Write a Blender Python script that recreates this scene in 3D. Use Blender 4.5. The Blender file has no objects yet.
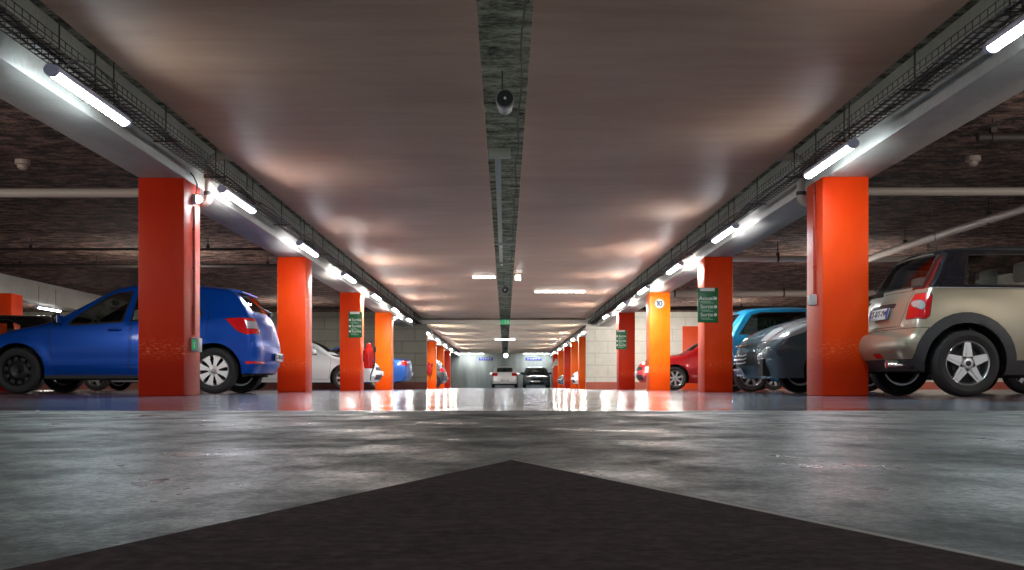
import bpy, bmesh, math, random
from mathutils import Vector, Matrix
random.seed(7)
PI = math.pi
SC = bpy.context.scene
COL = SC.collection

# ------------------------------------------------------------------ materials
def nodes_of(m):
    m.use_nodes = True
    nt = m.node_tree
    b = nt.nodes.get('Principled BSDF')
    return nt, b

MATS = {}
def pbr(name, col, rough=0.5, metal=0.0, coat=0.0, emit=None, estr=0.0, backdark=False, spec=0.5):
    if name in MATS: return MATS[name]
    m = bpy.data.materials.new(name)
    nt, b = nodes_of(m)
    b.inputs['Base Color'].default_value = (*col, 1)
    b.inputs['Roughness'].default_value = rough
    b.inputs['Metallic'].default_value = metal
    b.inputs['Coat Weight'].default_value = coat
    b.inputs['Coat Roughness'].default_value = 0.06
    b.inputs['Specular IOR Level'].default_value = spec
    if emit:
        b.inputs['Emission Color'].default_value = (*emit, 1)
        b.inputs['Emission Strength'].default_value = estr
    # faint procedural wear so nothing is a dead flat colour
    tc = nt.nodes.new('ShaderNodeTexCoord')
    nz = nt.nodes.new('ShaderNodeTexNoise'); nz.inputs['Scale'].default_value = 9; nz.inputs['Detail'].default_value = 5
    nt.links.new(tc.outputs['Object'], nz.inputs['Vector'])
    rp = nt.nodes.new('ShaderNodeMapRange')
    rp.inputs['To Min'].default_value = max(0.02, rough * 0.8); rp.inputs['To Max'].default_value = min(1, rough * 1.2 + .02)
    nt.links.new(nz.outputs['Fac'], rp.inputs['Value'])
    nt.links.new(rp.outputs['Result'], b.inputs['Roughness'])
    if backdark:
        d = nt.nodes.new('ShaderNodeBsdfDiffuse'); d.inputs['Color'].default_value = (.02, .02, .022, 1)
        g = nt.nodes.new('ShaderNodeNewGeometry'); mx = nt.nodes.new('ShaderNodeMixShader')
        nt.links.new(g.outputs['Backfacing'], mx.inputs['Fac'])
        nt.links.new(b.outputs['BSDF'], mx.inputs[1]); nt.links.new(d.outputs['BSDF'], mx.inputs[2])
        nt.links.new(mx.outputs['Shader'], nt.nodes['Material Output'].inputs['Surface'])
    MATS[name] = m
    return m

def glass(name, tint, refl=0.12):
    if name in MATS: return MATS[name]
    m = bpy.data.materials.new(name); m.use_nodes = True
    nt = m.node_tree; nt.nodes.remove(nt.nodes['Principled BSDF'])
    t = nt.nodes.new('ShaderNodeBsdfTransparent'); t.inputs['Color'].default_value = (*tint, 1)
    g = nt.nodes.new('ShaderNodeBsdfGlossy'); g.inputs['Roughness'].default_value = 0.03
    g.inputs['Color'].default_value = (.9, .95, 1, 1)
    lw = nt.nodes.new('ShaderNodeLayerWeight'); lw.inputs['Blend'].default_value = 0.35
    mr = nt.nodes.new('ShaderNodeMapRange'); mr.inputs['To Min'].default_value = refl; mr.inputs['To Max'].default_value = .8
    mx = nt.nodes.new('ShaderNodeMixShader')
    nt.links.new(lw.outputs['Fresnel'], mr.inputs['Value']); nt.links.new(mr.outputs['Result'], mx.inputs['Fac'])
    nt.links.new(t.outputs['BSDF'], mx.inputs[1]); nt.links.new(g.outputs['BSDF'], mx.inputs[2])
    nt.links.new(mx.outputs['Shader'], nt.nodes['Material Output'].inputs['Surface'])
    MATS[name] = m
    return m

class NG:
    """small node-graph helper"""
    def __init__(s, name):
        s.m = bpy.data.materials.new(name); s.nt, s.b = nodes_of(s.m); MATS[name] = s.m
        s.tc = s.nt.nodes.new('ShaderNodeTexCoord')
    def n(s, t, **kw):
        x = s.nt.nodes.new(t)
        for k, v in kw.items():
            if hasattr(x, k): setattr(x, k, v)
            else: x.inputs[k.replace('_', ' ')].default_value = v
        return x
    def l(s, a, b): s.nt.links.new(a, b)
    def mapped(s, scale, loc=(0, 0, 0)):
        mp = s.n('ShaderNodeMapping'); mp.inputs['Scale'].default_value = scale; mp.inputs['Location'].default_value = loc
        s.l(s.tc.outputs['Object'], mp.inputs['Vector']); return mp.outputs['Vector']
    def noise(s, scale, vec=None, detail=6, rough=.6):
        z = s.n('ShaderNodeTexNoise'); z.inputs['Scale'].default_value = scale; z.inputs['Detail'].default_value = detail
        z.inputs['Roughness'].default_value = rough
        s.l(vec if vec else s.tc.outputs['Object'], z.inputs['Vector']); return z.outputs['Fac']
    def ramp(s, fac, stops):
        r = s.n('ShaderNodeValToRGB'); e = r.color_ramp.elements
        while len(e) < len(stops): e.new(.5)
        for k, (p, c) in enumerate(stops):
            e[k].position = p; e[k].color = (*c, 1) if len(c) == 3 else c
        s.l(fac, r.inputs['Fac']); return r.outputs['Color']
    def mr(s, v, a, b, c, d):
        r = s.n('ShaderNodeMapRange')
        for k, x in zip(('From Min', 'From Max', 'To Min', 'To Max'), (a, b, c, d)): r.inputs[k].default_value = x
        s.l(v, r.inputs['Value']); return r.outputs['Result']
    def mix(s, fac, a, b, mode='MIX'):
        x = s.n('ShaderNodeMix'); x.data_type = 'RGBA'; x.blend_type = mode
        if isinstance(fac, float): x.inputs[0].default_value = fac
        else: s.l(fac, x.inputs[0])
        for i, c in ((6, a), (7, b)):
            if isinstance(c, tuple): x.inputs[i].default_value = (*c, 1)
            else: s.l(c, x.inputs[i])
        return x.outputs[2]
    def math(s, op, a, b):
        x = s.n('ShaderNodeMath'); x.operation = op
        for i, c in ((0, a), (1, b)):
            if isinstance(c, (int, float)): x.inputs[i].default_value = c
            else: s.l(c, x.inputs[i])
        return x.outputs[0]
    def sep(s):
        x = s.n('ShaderNodeSeparateXYZ'); s.l(s.tc.outputs['Object'], x.inputs[0]); return x.outputs
    def color(s, c): s.l(c, s.b.inputs['Base Color'])
    def rough(s, c):
        if isinstance(c, float): s.b.inputs['Roughness'].default_value = c
        else: s.l(c, s.b.inputs['Roughness'])
    def bump(s, h, strength, dist=.02):
        x = s.n('ShaderNodeBump'); x.inputs['Strength'].default_value = strength; x.inputs['Distance'].default_value = dist
        s.l(h, x.inputs['Height']); s.l(x.outputs['Normal'], s.b.inputs['Normal'])

def m_floor():
    g = NG('garage_floor_paint')
    xyz = g.sep()
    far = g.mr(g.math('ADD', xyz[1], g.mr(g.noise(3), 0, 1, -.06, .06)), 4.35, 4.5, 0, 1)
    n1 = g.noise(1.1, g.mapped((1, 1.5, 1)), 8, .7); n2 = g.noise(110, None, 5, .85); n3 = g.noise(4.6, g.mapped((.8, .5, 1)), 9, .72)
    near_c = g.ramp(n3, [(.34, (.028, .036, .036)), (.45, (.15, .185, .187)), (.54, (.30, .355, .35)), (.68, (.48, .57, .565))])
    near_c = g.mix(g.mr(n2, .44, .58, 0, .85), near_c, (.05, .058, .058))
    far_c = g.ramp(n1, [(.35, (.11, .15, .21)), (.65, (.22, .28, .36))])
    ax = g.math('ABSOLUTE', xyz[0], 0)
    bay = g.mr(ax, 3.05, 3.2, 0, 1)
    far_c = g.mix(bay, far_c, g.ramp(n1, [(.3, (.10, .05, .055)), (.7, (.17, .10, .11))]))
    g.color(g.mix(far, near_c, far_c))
    rn = g.mr(n3, .38, .62, .60, .24); rf = g.mr(n1, .3, .7, .07, .2); g.b.inputs['Specular IOR Level'].default_value = .38
    mx = g.n('ShaderNodeMix'); g.l(far, mx.inputs[0]); g.l(rn, mx.inputs[2]); g.l(rf, mx.inputs[3])
    g.rough(mx.outputs[0])
    st = g.mr(far, 0, 1, 1.0, .04)
    hh = g.math('MULTIPLY', g.math('ADD', g.math('MULTIPLY', n2, .5), n3), st)
    g.bump(hh, .22, .006)
    return g.m

def m_arrow():
    g = NG('dark_marking_paint')
    n = g.noise(70, None, 6, .75); n2 = g.noise(12)
    c = g.ramp(n2, [(.3, (.014, .008, .009)), (.7, (.045, .027, .030))])
    g.color(g.mix(g.mr(n, .42, .68, 0, .75), c, (.085, .058, .062)))
    g.rough(.85); g.b.inputs['Specular IOR Level'].default_value = .12
    g.bump(n, .5, .004); return g.m

def m_rough_slab():
    g = NG('rough_sprayed_slab')
    n = g.noise(3.6, g.mapped((1, 1.7, 1)), 8, .75); n2 = g.noise(17, g.mapped((1, 1.6, 1)), 5, .7)
    f = g.math('ADD', g.math('MULTIPLY', n, .7), g.math('MULTIPLY', n2, .3))
    xyz = g.sep(); ax = g.math('ABSOLUTE', xyz[0], 0)
    brown = g.ramp(f, [(.43, (.006, .004, .003)), (.48, (.06, .034, .026)), (.53, (.24, .142, .108)), (.62, (.46, .30, .24))])
    green = g.ramp(f, [(.40, (.010, .012, .009)), (.46, (.13, .14, .105)), (.54, (.34, .36, .28)), (.66, (.62, .64, .52))])  # same slab above the aisle, paler to stand in for light in the slot
    g.color(g.mix(g.mr(ax, 3.0, 3.6, 0, 1), green, brown)); g.rough(.95)
    g.bump(f, 1.0, .12); return g.m

def m_panel(name='smooth_painted_soffit', lo=(.46, .27, .185), hi=(.62, .40, .285)):
    g = NG(name)
    n = g.noise(.5, g.mapped((.6, 1.6, 1)), 6, .6); n2 = g.noise(2.2, g.mapped((.5, 3, 1)), 6, .65)
    c = g.ramp(g.math('ADD', g.math('MULTIPLY', n, .6), g.math('MULTIPLY', n2, .4)), [(.35, lo), (.65, hi)])
    g.color(c); g.rough(g.mr(n2, .3, .7, .47, .58)); g.bump(g.noise(1.0, g.mapped((9, .9, 1)), 4, .6), .04, .02)
    g.b.inputs['Specular IOR Level'].default_value = .22
    return g.m

def m_concrete(name, lo, hi, rough=.75, streak=False):
    g = NG(name)
    v = g.mapped((1.2, 1.2, .15)) if streak else g.mapped((1, 1, 1))
    n = g.noise(1.6, v, 8, .65); n2 = g.noise(22, None, 5, .6)
    g.color(g.mix(g.mr(n2, .45, .7, 0, .25), g.ramp(n, [(.3, lo), (.7, hi)]), tuple(x * .6 for x in lo)))
    g.rough(rough); g.bump(n2, .2, .01); return g.m

def m_block(name, c1, c2, mortar):
    g = NG(name)
    br = g.n('ShaderNodeTexBrick'); br.inputs['Scale'].default_value = 1.0
    br.inputs['Color1'].default_value = (*c1, 1); br.inputs['Color2'].default_value = (*c2, 1); br.inputs['Mortar'].default_value = (*mortar, 1)
    br.inputs['Mortar Size'].default_value = .014; br.inputs['Brick Width'].default_value = .9; br.inputs['Row Height'].default_value = .42
    cx = g.n('ShaderNodeCombineXYZ'); o = g.sep(); g.l(o[0], cx.inputs[0]); g.l(o[2], cx.inputs[1])
    g.l(cx.outputs[0], br.inputs['Vector'])
    n = g.noise(5)
    g.color(g.mix(g.mr(n, .3, .7, 0, .35), br.outputs['Color'], tuple(x * .7 for x in c2))); g.rough(.7)
    g.bump(br.outputs['Fac'], -.4, .02); return g.m

def m_column(name, base, hot, dark):
    g = NG(name)
    o = g.sep()
    n = g.noise(1.4, g.mapped((1, 1, .5)), 6, .6); n2 = g.noise(20, g.mapped((1, 1, 3)), 6, .7)
    c = g.ramp(n, [(.35, base), (.7, hot)])
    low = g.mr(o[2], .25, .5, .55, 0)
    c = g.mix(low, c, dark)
    # scuffed band where bumpers rub
    d = g.math('ABSOLUTE', g.math('SUBTRACT', o[2], .47), 0)
    band = g.math('MULTIPLY', g.mr(d, .02, .13, 1, 0), g.mr(n2, .52, .66, 0, .7))
    c = g.mix(band, c, (.85, .30, .13))
    g.color(c); g.rough(g.mr(n2, .3, .7, .36, .5)); g.b.inputs['Specular IOR Level'].default_value = .18; g.bump(n2, .05, .01); return g.m

M_FLOOR, M_ARROW, M_SLAB, M_PANEL = m_floor(), m_arrow(), m_rough_slab(), m_panel()
M_PANEL2 = m_panel('brightened_soffit', (.66, .50, .36), (.78, .62, .47))  # same soffit lightened so the far zone looks more brightly lit
M_BEAM = m_concrete('painted_beam_concrete', (.36, .35, .32), (.50, .49, .45), .5)
M_BACK = m_concrete('streaked_concrete_wall', (.20, .23, .22), (.40, .43, .40), .8, True)
M_BLK_L = m_block('grey_block_wall', (.27, .27, .225), (.23, .23, .19), (.13, .13, .11))
M_BLK_R = m_block('white_block_wall', (.88, .88, .80), (.82, .83, .76), (.66, .66, .58))
M_SIDE = m_concrete('side_wall_concrete', (.25, .2, .17), (.36, .30, .26))
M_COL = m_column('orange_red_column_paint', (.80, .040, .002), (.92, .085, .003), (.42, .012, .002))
M_COL_SHADE = m_column('shaded_column_paint', (.48, .018, .002), (.60, .036, .003), (.27, .008, .002))  # the column paint darkened, shade put into the colour
M_COL_LIT = m_column('lit_column_paint', (.88, .10, .003), (.95, .19, .005), (.75, .05, .002))  # the column paint brightened towards orange, lamp light put into the colour
M_MAROON = m_concrete('maroon_kerb_paint', (.13, .035, .03), (.2, .06, .05))
M_REDBAND = m_concrete('red_band_paint', (.50, .12, .08), (.62, .18, .13))
BLACK = pbr('black_plastic', (.012, .012, .013), .5)
RUBBER = pbr('tyre_rubber', (.022, .023, .024), .8)
DARKMET = pbr('dark_wire_steel', (.07, .068, .06), .5, .6)
STEEL = pbr('alloy_silver', (.60, .61, .62), .32, .85)
GREYPL = pbr('grey_plastic', (.42, .42, .43), .45)
CHROME = pbr('chrome', (.85, .85, .86), .08, 1)
WHITEPL = pbr('white_plastic', (.80, .80, .78), .4)
PIPE = pbr('pale_pipe_paint', (.62, .56, .49), .5)
PIPED = pbr('dark_pipe_paint', (.035, .028, .025), .6)
DUCT = pbr('galvanised_duct', (.42, .43, .38), .45, .3)
GREEN = pbr('green_sign_enamel', (.006, .16, .05), .35)
WHITEL = pbr('white_lettering', (.75, .85, .78), .5)
INTER = pbr('car_interior_cloth', (.08, .085, .09), .9)
INTERL = pbr('car_interior_grey', (.34, .36, .35), .8)
UNDER = pbr('underbody_black', (.010, .010, .011), .8)
GLS = glass('clear_car_glass', (.76, .83, .80), .10)
GLSD = glass('tinted_car_glass', (.30, .36, .38), .14)
LRED = pbr('red_lamp_lens', (.62, .008, .012), .12, 0, 1)
LWHT = pbr('clear_lamp_lens', (.62, .64, .66), .12, .4, 1)
LAMB = pbr('amber_lamp_lens', (.8, .25, .02), .15, 0, 1)
PLATE = pbr('plate_white', (.72, .74, .74), .4)
PLATEB = pbr('plate_blue', (.02, .06, .45), .4)
INK = pbr('plate_black', (.01, .01, .012), .5)
TUBE = pbr('lit_fluorescent_diffuser', (.9, .92, 1), .4, emit=(.80, .95, 1.0), estr=82)
TUBE2 = pbr('lit_fluorescent_diffuser_far', (.9, .92, 1), .4, emit=(1.0, .96, .90), estr=370)
TUBE3 = pbr('lit_fluorescent_diffuser_end', (.9, .92, 1), .4, emit=(1.0, .94, .84), estr=620)
TUBE1 = pbr('lit_fluorescent_diffuser_mid', (.9, .92, 1), .4, emit=(.94, .96, 1.0), estr=150)
TUBEB = pbr('lit_wall_strip', (.9, .92, 1), .4, emit=(.94, .98, 1.0), estr=60)
TUBEW = pbr('lit_ceiling_diffuser', (.9, .92, .9), .4, emit=(1.0, .97, .88), estr=14)
GLOBE = pbr('lit_globe', (.9, .9, .9), .3, emit=(1, .98, .95), estr=9)
BLUEB = pbr('blue_violet_board', (.05, .06, .30), .5)
REDCV = pbr('red_vinyl_cover', (.62, .012, .010), .35)
REDDK = pbr('orange_red_door_paint', (.80, .075, .01), .4)
EXITG = pbr('exit_sign_green', (.02, .5, .18), .4, emit=(.05, .8, .3), estr=.25)

# ------------------------------------------------------------------ mesh helpers
def bx(bm, x0, x1, y0, y1, z0, z1, bev=0.0):
    r = bmesh.ops.create_cube(bm, size=1)
    vs = r['verts']
    bmesh.ops.scale(bm, vec=(x1 - x0, y1 - y0, z1 - z0), verts=vs)
    bmesh.ops.translate(bm, vec=((x0 + x1) / 2, (y0 + y1) / 2, (z0 + z1) / 2), verts=vs)
    if bev:
        es = list({e for v in vs for e in v.link_edges})
        bmesh.ops.bevel(bm, geom=es, offset=bev, segments=2, affect='EDGES', profile=.5)

def tube(bm, pts, r, seg=8, cap=True):
    pts = [Vector(p) for p in pts]
    rings = []
    up0 = None
    for i, p in enumerate(pts):
        d = ((pts[min(i + 1, len(pts) - 1)] - pts[max(i - 1, 0)])).normalized()
        a = up0 if up0 is not None else (Vector((0, 0, 1)) if abs(d.z) < .9 else Vector((1, 0, 0)))
        u = (a - d * a.dot(d))
        if u.length < 1e-4: u = d.orthogonal()
        u.normalize(); up0 = u
        w = d.cross(u)
        rr = r[i] if isinstance(r, (list, tuple)) else r
        rings.append([bm.verts.new(p + (u * math.cos(2 * PI * k / seg) + w * math.sin(2 * PI * k / seg)) * rr) for k in range(seg)])
    for a, b in zip(rings, rings[1:]):
        for k in range(seg):
            bm.faces.new((a[k], a[(k + 1) % seg], b[(k + 1) % seg], b[k]))
    if cap:
        bm.faces.new(rings[0][::-1]); bm.faces.new(rings[-1])

def lathe(bm, prof, seg=32, axis='Y', c=(0, 0, 0), close=False):
    """prof: list of (radius, height along axis)"""
    rings = []
    for r, h in prof:
        ring = []
        for k in range(seg):
            a = 2 * PI * k / seg
            if axis == 'Y': p = (c[0] + r * math.cos(a), c[1] + h, c[2] + r * math.sin(a))
            elif axis == 'Z': p = (c[0] + r * math.cos(a), c[1] + r * math.sin(a), c[2] + h)
            else: p = (c[0] + h, c[1] + r * math.cos(a), c[2] + r * math.sin(a))
            ring.append(bm.verts.new(p))
        rings.append(ring)
    pr = list(zip(rings, rings[1:])) + ([(rings[-1], rings[0])] if close else [])
    for a, b in pr:
        for k in range(seg):
            bm.faces.new((a[k], a[(k + 1) % seg], b[(k + 1) % seg], b[k]))
    if not close:
        for ring in (rings[0], rings[-1]):
            try: bm.faces.new(ring)
            except ValueError: pass

def prism(bm, poly, h0, h1, axis='Y'):
    def P(a, b, h): return {'Y': (a, h, b), 'Z': (a, b, h), 'X': (h, a, b)}[axis]
    A = [bm.verts.new(P(a, b, h0)) for a, b in poly]; B = [bm.verts.new(P(a, b, h1)) for a, b in poly]
    bm.faces.new(A); bm.faces.new(B[::-1])
    n = len(poly)
    for k in range(n): bm.faces.new((A[k], B[k], B[(k + 1) % n], A[(k + 1) % n]))

def mesh_of(name, bm, mats, smooth=35, recalc=True):
    if recalc: bmesh.ops.recalc_face_normals(bm, faces=bm.faces)
    me = bpy.data.meshes.new(name); bm.to_mesh(me); bm.free()
    for m in (mats if isinstance(mats, (list, tuple)) else [mats]): me.materials.append(m)
    if smooth:
        me.shade_smooth()
        me.set_sharp_from_angle(angle=math.radians(smooth))
    return me

def link(name, me, parent=None, loc=(0, 0, 0), rot=(0, 0, 0)):
    o = bpy.data.objects.new(name, me); COL.objects.link(o)
    o.location = loc; o.rotation_euler = rot
    if parent: o.parent = parent
    return o

def obj(name, bm, mats, parent=None, loc=(0, 0, 0), rot=(0, 0, 0), smooth=35):
    return link(name, mesh_of(name, bm, mats, smooth), parent, loc, rot)

def box(name, x0, x1, y0, y1, z0, z1, mat, parent=None, bev=0.0, loc=(0, 0, 0)):
    bm = bmesh.new(); bx(bm, x0, x1, y0, y1, z0, z1, bev); return obj(name, bm, mat, parent, loc)

def tag(o, label, cat, group=None, kind=None):
    o['label'] = label; o['category'] = cat
    if group: o['group'] = group
    if kind: o['kind'] = kind
    return o

def thing(name, label, cat, loc=(0, 0, 0), rz=0, group=None):
    o = bpy.data.objects.new(name, None); COL.objects.link(o); o.location = loc; o.rotation_euler = (0, 0, rz)
    o.empty_display_size = .2
    return tag(o, label, cat, group)

def struct(o): o['kind'] = 'structure'; return o

def copy_tree(o, parent=None):
    c = o.copy(); COL.objects.link(c)
    if parent: c.parent = parent
    for ch in list(o.children): copy_tree(ch, c)
    return c

def text_mesh(txt, size, font_w=1.0, bold=0.0):
    cu = bpy.data.curves.new('lettering', 'FONT'); cu.body = txt; cu.size = size; cu.align_x = 'CENTER'; cu.align_y = 'CENTER'
    cu.extrude = .002; cu.offset = bold
    t = bpy.data.objects.new('lettering', cu); COL.objects.link(t)
    bpy.context.view_layer.update()
    dg = bpy.context.evaluated_depsgraph_get()
    me = bpy.data.meshes.new_from_object(t.evaluated_get(dg))
    COL.objects.unlink(t); bpy.data.objects.remove(t); bpy.data.curves.remove(cu)
    return me

# ------------------------------------------------------------------ the place
Y0, YW, YB = -5.0, 39.5, 80.0
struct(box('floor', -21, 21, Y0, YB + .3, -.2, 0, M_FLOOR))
struct(box('ceiling', -21, 21, Y0, YB + .3, 2.7, 2.9, M_SLAB))
for s in (-1, 1):
    a, b = sorted((s * .18, s * 2.87)); struct(box('ceiling', a, b, -3.5, YW + .1, 2.475, 2.505, M_PANEL, bev=.004))
    a, b = sorted((s * .18, s * 3.02)); struct(box('ceiling', a, b, YW + .25, YB - .02, 2.42, 2.45, M_PANEL2, bev=.004))
    a, b = sorted((s * 3.21, s * 3.67)); struct(box('ceiling_beam', a, b, Y0, YB - .01, 2.185, 2.72, M_BEAM, bev=.012))
    a, b = sorted((s * 11.6, s * 12.1)); struct(box('ceiling_beam', a, b, Y0, YW - .01, 2.185, 2.72, M_BEAM, bev=.012))
struct(box('wall_left', -21.3, -21, Y0, YB, 0, 2.9, M_SIDE))
struct(box('wall_right', 21, 21.3, Y0, YB, 0, 2.9, M_SIDE))
struct(box('wall_back', -21, 21, YB, YB + .3, 0, 2.9, M_BACK))
struct(box('wall_crossing_left', -21, -2.74, YW, YW + .3, 0, 2.7, M_BLK_L))
struct(box('wall_crossing_right', 2.84, 21, YW, YW + .3, 0, 2.7, M_BLK_R))
struct(box('baseboard_left', -21, -2.73, YW - .02, YW, 0, .25, M_MAROON))
struct(box('baseboard_right', 2.83, 21, YW - .02, YW, 0, .25, M_REDBAND))
struct(box('trim_1', -3.17, 3.17, YW - .22, YW - .05, 2.275, 2.40, pbr('white_lintel', (.72, .70, .62), .5)))
# orange door in the far right cross wall
d = box('door_1', 6.20, 7.3, YW - .05, YW, .02, 2.20, REDDK, bev=.01); struct(d)
box('door_handle', 6.28, 6.41, YW - .11, YW - .05, 1.02, 1.06, STEEL, d, bev=.008)

# floor marking: dark arrow with a pale edge
bm = bmesh.new()
pts = [(.009, 1.44), (.265, .601), (.42, .12), (.16, .14), (.16, -2.0), (-.15, -2.0), (-.15, .14), (-.41, .12), (-.245, .608)]
prism(bm, pts, .0, .0016, 'Z')
ar = tag(obj('floor_arrow', bm, M_ARROW, smooth=0), 'dark brown arrow marking painted on the grey floor in the foreground', 'floor marking')
bm = bmesh.new()
prism(bm, [(.011, 1.455), (.272, .601), (.428, .12), (.42, .12), (.265, .601), (.009, 1.44)], 0, .0018, 'Z')
obj('pale_edge', bm, pbr('pale_paint_edge', (.42, .42, .40), .7), ar, smooth=0)['label'] = 'thin pale edge along the right side of the arrow'

# ------------------------------------------------------------------ columns
def column(side, y, mat, label, top=2.185, x=None):
    x0 = side * 3.44 if x is None else x
    bm = bmesh.new(); bx(bm, -.23, .23, 0, .6, 0, top, .012)
    o = obj('concrete_column', bm, mat, None, (x0, y, 0))
    return tag(o, label, 'column', 'orange columns along the aisle')
CL = [11.3, 18.2, 25.1, 31.9]
ords = ['nearest', 'second', 'third', 'fourth']
c_left, c_right = [], []
lab_l = ['deep red square column at front left, in front of the blue hatchback',
         'orange square column between the blue hatchback and the white hatchback',
         'red-orange column on the left carrying a green sign and a red extinguisher cover',
         'bright orange column on the left between the white car and the blue saloon']
lab_r = ['bright orange-red column at front right, beside the beige hatchback',
         'red column on the right carrying the large green sign, beside the teal car',
         'orange column carrying the round white number 10 sign',
         'red-orange column against the white block wall with a small green sign']
for k, y in enumerate(CL):
    c_left.append(column(-1, y, [M_COL_SHADE, M_COL, M_COL, M_COL_LIT][k], lab_l[k]))
    c_right.append(column(1, y - (.06 if k == 0 else 0), [M_COL, M_COL, M_COL_LIT, M_COL_SHADE][k], lab_r[k], x=3.39 if k == 0 else None))
for k, y in enumerate((52.4, 59.2, 66.0)):
    column(-1, y, [M_COL_LIT, M_COL_LIT, M_COL_SHADE][k],
           ['distant orange column left of the aisle with a red extinguisher, first beyond the grey block wall', 'distant orange column left of the aisle, middle one of the three beyond the grey block wall',
            'distant deep red column left of the aisle, last before the back wall'][k])
for k, y in enumerate((47.5, 52.9, 59.2, 66.0, 72.8)):
    c = column(1, y, [M_COL_LIT, M_COL_LIT, M_COL_SHADE, M_COL_LIT, M_COL][k],
           ['distant orange column right of the aisle just beyond the white block wall', 'distant golden orange column right of the aisle beside the far white car',
            'distant dark red column right of the aisle, third beyond the white block wall', 'distant orange column right of the aisle beside the far dark car',
            'farthest right column, orange with a white letter A'][k], x=3.34)
    if k == 4:
        me = text_mesh('A', .78, bold=.02); me.materials.append(WHITEL)
        link('letter', me, c, (-.05, -.004, 1.55), (PI / 2, 0, 0))
column(-1, 25.3, M_COL, 'orange column of the second row at the left edge, above the black car', 2.185, -11.28)

# steel conduit and boxes on the columns
def rod(bm, a, b, r, seg=8): tube(bm, [a, b], r, seg)

# left front column: round emergency lamp, conduit, small switch box
t = thing('emergency_lamp', 'small round lit lamp at the top of the deep red front left column', 'lamp', (-3.21, 11.62, 2.02))
bm = bmesh.new(); lathe(bm, [(.055, 0), (.055, .03), (.045, .04)], 20, 'X'); obj('base', bm, GREYPL, t)
bm = bmesh.new(); lathe(bm, [(.045, .04), (.044, .06), (.034, .085), (.015, .098), (.002, .1)], 20, 'X'); obj('lens', bm, pbr('lit_lens_soft', (.9, .9, 1), .3, emit=(.85, .92, 1), estr=4), t)
bm = bmesh.new(); tube(bm, [(.03, 0, .05), (.05, -.02, .15), (.03, -.08, .22), (-.0, -.1, .26)], .008); obj('cable', bm, BLACK, t)
bm = bmesh.new(); tube(bm, [(-3.197, 11.62, .62), (-3.197, 11.62, 1.95)], .012); 
for z in (.9, 1.3, 1.7): bx(bm, -3.21, -3.18, 11.60, 11.64, z, z + .02)
tag(obj('conduit', bm, pbr('red_painted_conduit', (.42, .05, .035), .4)), 'thin red conduit running down the aisle side of the front left column', 'conduit')
t = thing('switch_box', 'small grey box with a green pictogram low on the front left column', 'electrical box', (-3.21, 11.62, .52))
box('housing', 0, .075, -.085, .085, -.07, .075, GREYPL, t, .008)
bm = bmesh.new(); bx(bm, -.003 + .02, .06, -.088, -.085, -.045, .05); obj('pictogram', bm, EXITG, t)
bm = bmesh.new(); bx(bm, .035, .045, -.091, -.088, -.03, .035); bx(bm, .028, .052, -.091, -.088, .015, .025); obj('symbol', bm, WHITEPL, t)
t = thing('conduit', 'thin red conduit with clips on the aisle side of the front right column', 'conduit', (3.149, 11.5, 0))
bm = bmesh.new(); tube(bm, [(0, 0, 1.02), (0, 0, 2.17)], .012); obj('tube', bm, pbr('red_painted_conduit', (0, 0, 0)), t)
for z in (1.3, 1.7, 2.05): box('clip', -.015, .013, -.02, .02, z, z + .02, M_COL_SHADE, t)
t = thing('junction_box', 'small grey junction box on the side of the front right column', 'electrical box', (3.16, 11.5, .98))
box('housing', -.06, 0, -.06, .06, -.06, .05, GREYPL, t, .006)
box('cover', -.066, -.06, -.05, .05, -.05, .04, pbr('pale_blue_grey', (.5, .56, .6), .4), t, .002)
t = thing('junction_box', 'small pale box low on the left side of the number 10 column', 'electrical box', (3.21, 25.3, .47))
box('housing', -.07, 0, -.06, .06, -.07, .07, WHITEPL, t, .008); box('cover', -.076, -.07, -.045, .045, -.05, .05, GREYPL, t, .002)
t = thing('emergency_lamp', 'small white emergency lamp at the top of the fourth left column', 'lamp', (-3.21, 32.1, 2.02))
box('housing', 0, .07, -.08, .08, -.05, .07, WHITEPL, t, .01); box('lens', .07, .085, -.06, .06, -.035, .055, GLOBE, t, .004)

# green direction signs
def direction_sign(loc, w, h, lines, label, icons_left):
    t = thing('direction_sign', label, 'sign', loc, 0, 'green direction signs')
    box('board', -w / 2, w / 2, -.02, 0, 0, h, GREEN, t, .004)
    box('header_strip', -w * .40, w * .32, -.0235, -.02, h * .90, h * .99, WHITEPL, t)
    for k, (txt, z) in enumerate(lines):
        me = text_mesh(txt, h * .15, bold=.0008); me.materials.append(WHITEL)
        link('lettering', me, t, (-w * .06 if not icons_left else w * .08, -.0215, h * z), (PI / 2, 0, 0))
        bm = bmesh.new(); xi = w * .36 if not icons_left else -w * .40
        lathe(bm, [(h * .045, -.0225), (h * .045, -.0205)], 16, 'Y', (xi, 0, h * z)); obj('icon', bm, WHITEL, t)
        bm = bmesh.new()
        bx(bm, -w * .36, w * .12, -.022, -.0203, h * (z - .105), h * (z - .085)); bx(bm, -w * .30, w * .26, -.022, -.0203, h * (z - .14), h * (z - .125))
        obj('small_print', bm, pbr('pale_green_print', (.35, .6, .42), .5), t)
    return t
direction_sign((3.265, 18.19, 1.125), .33, .56, [('Accueil', .69), ('Sortie', .45), ('Sortie', .22)], 'large green direction sign with white lettering on the second right column', False)
direction_sign((-3.32, 25.09, 1.18), .30, .58, [('Sortie', .68), ('Sortie', .44), ('Sortie', .24)], 'green direction sign with white lettering on the third left column', True)
direction_sign((3.285, 31.89, 1.14), .30, .55, [('Sortie', .68), ('Sortie', .44), ('Sortie', .22)], 'green direction sign on the red-orange column beside the white block wall', True)
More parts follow.
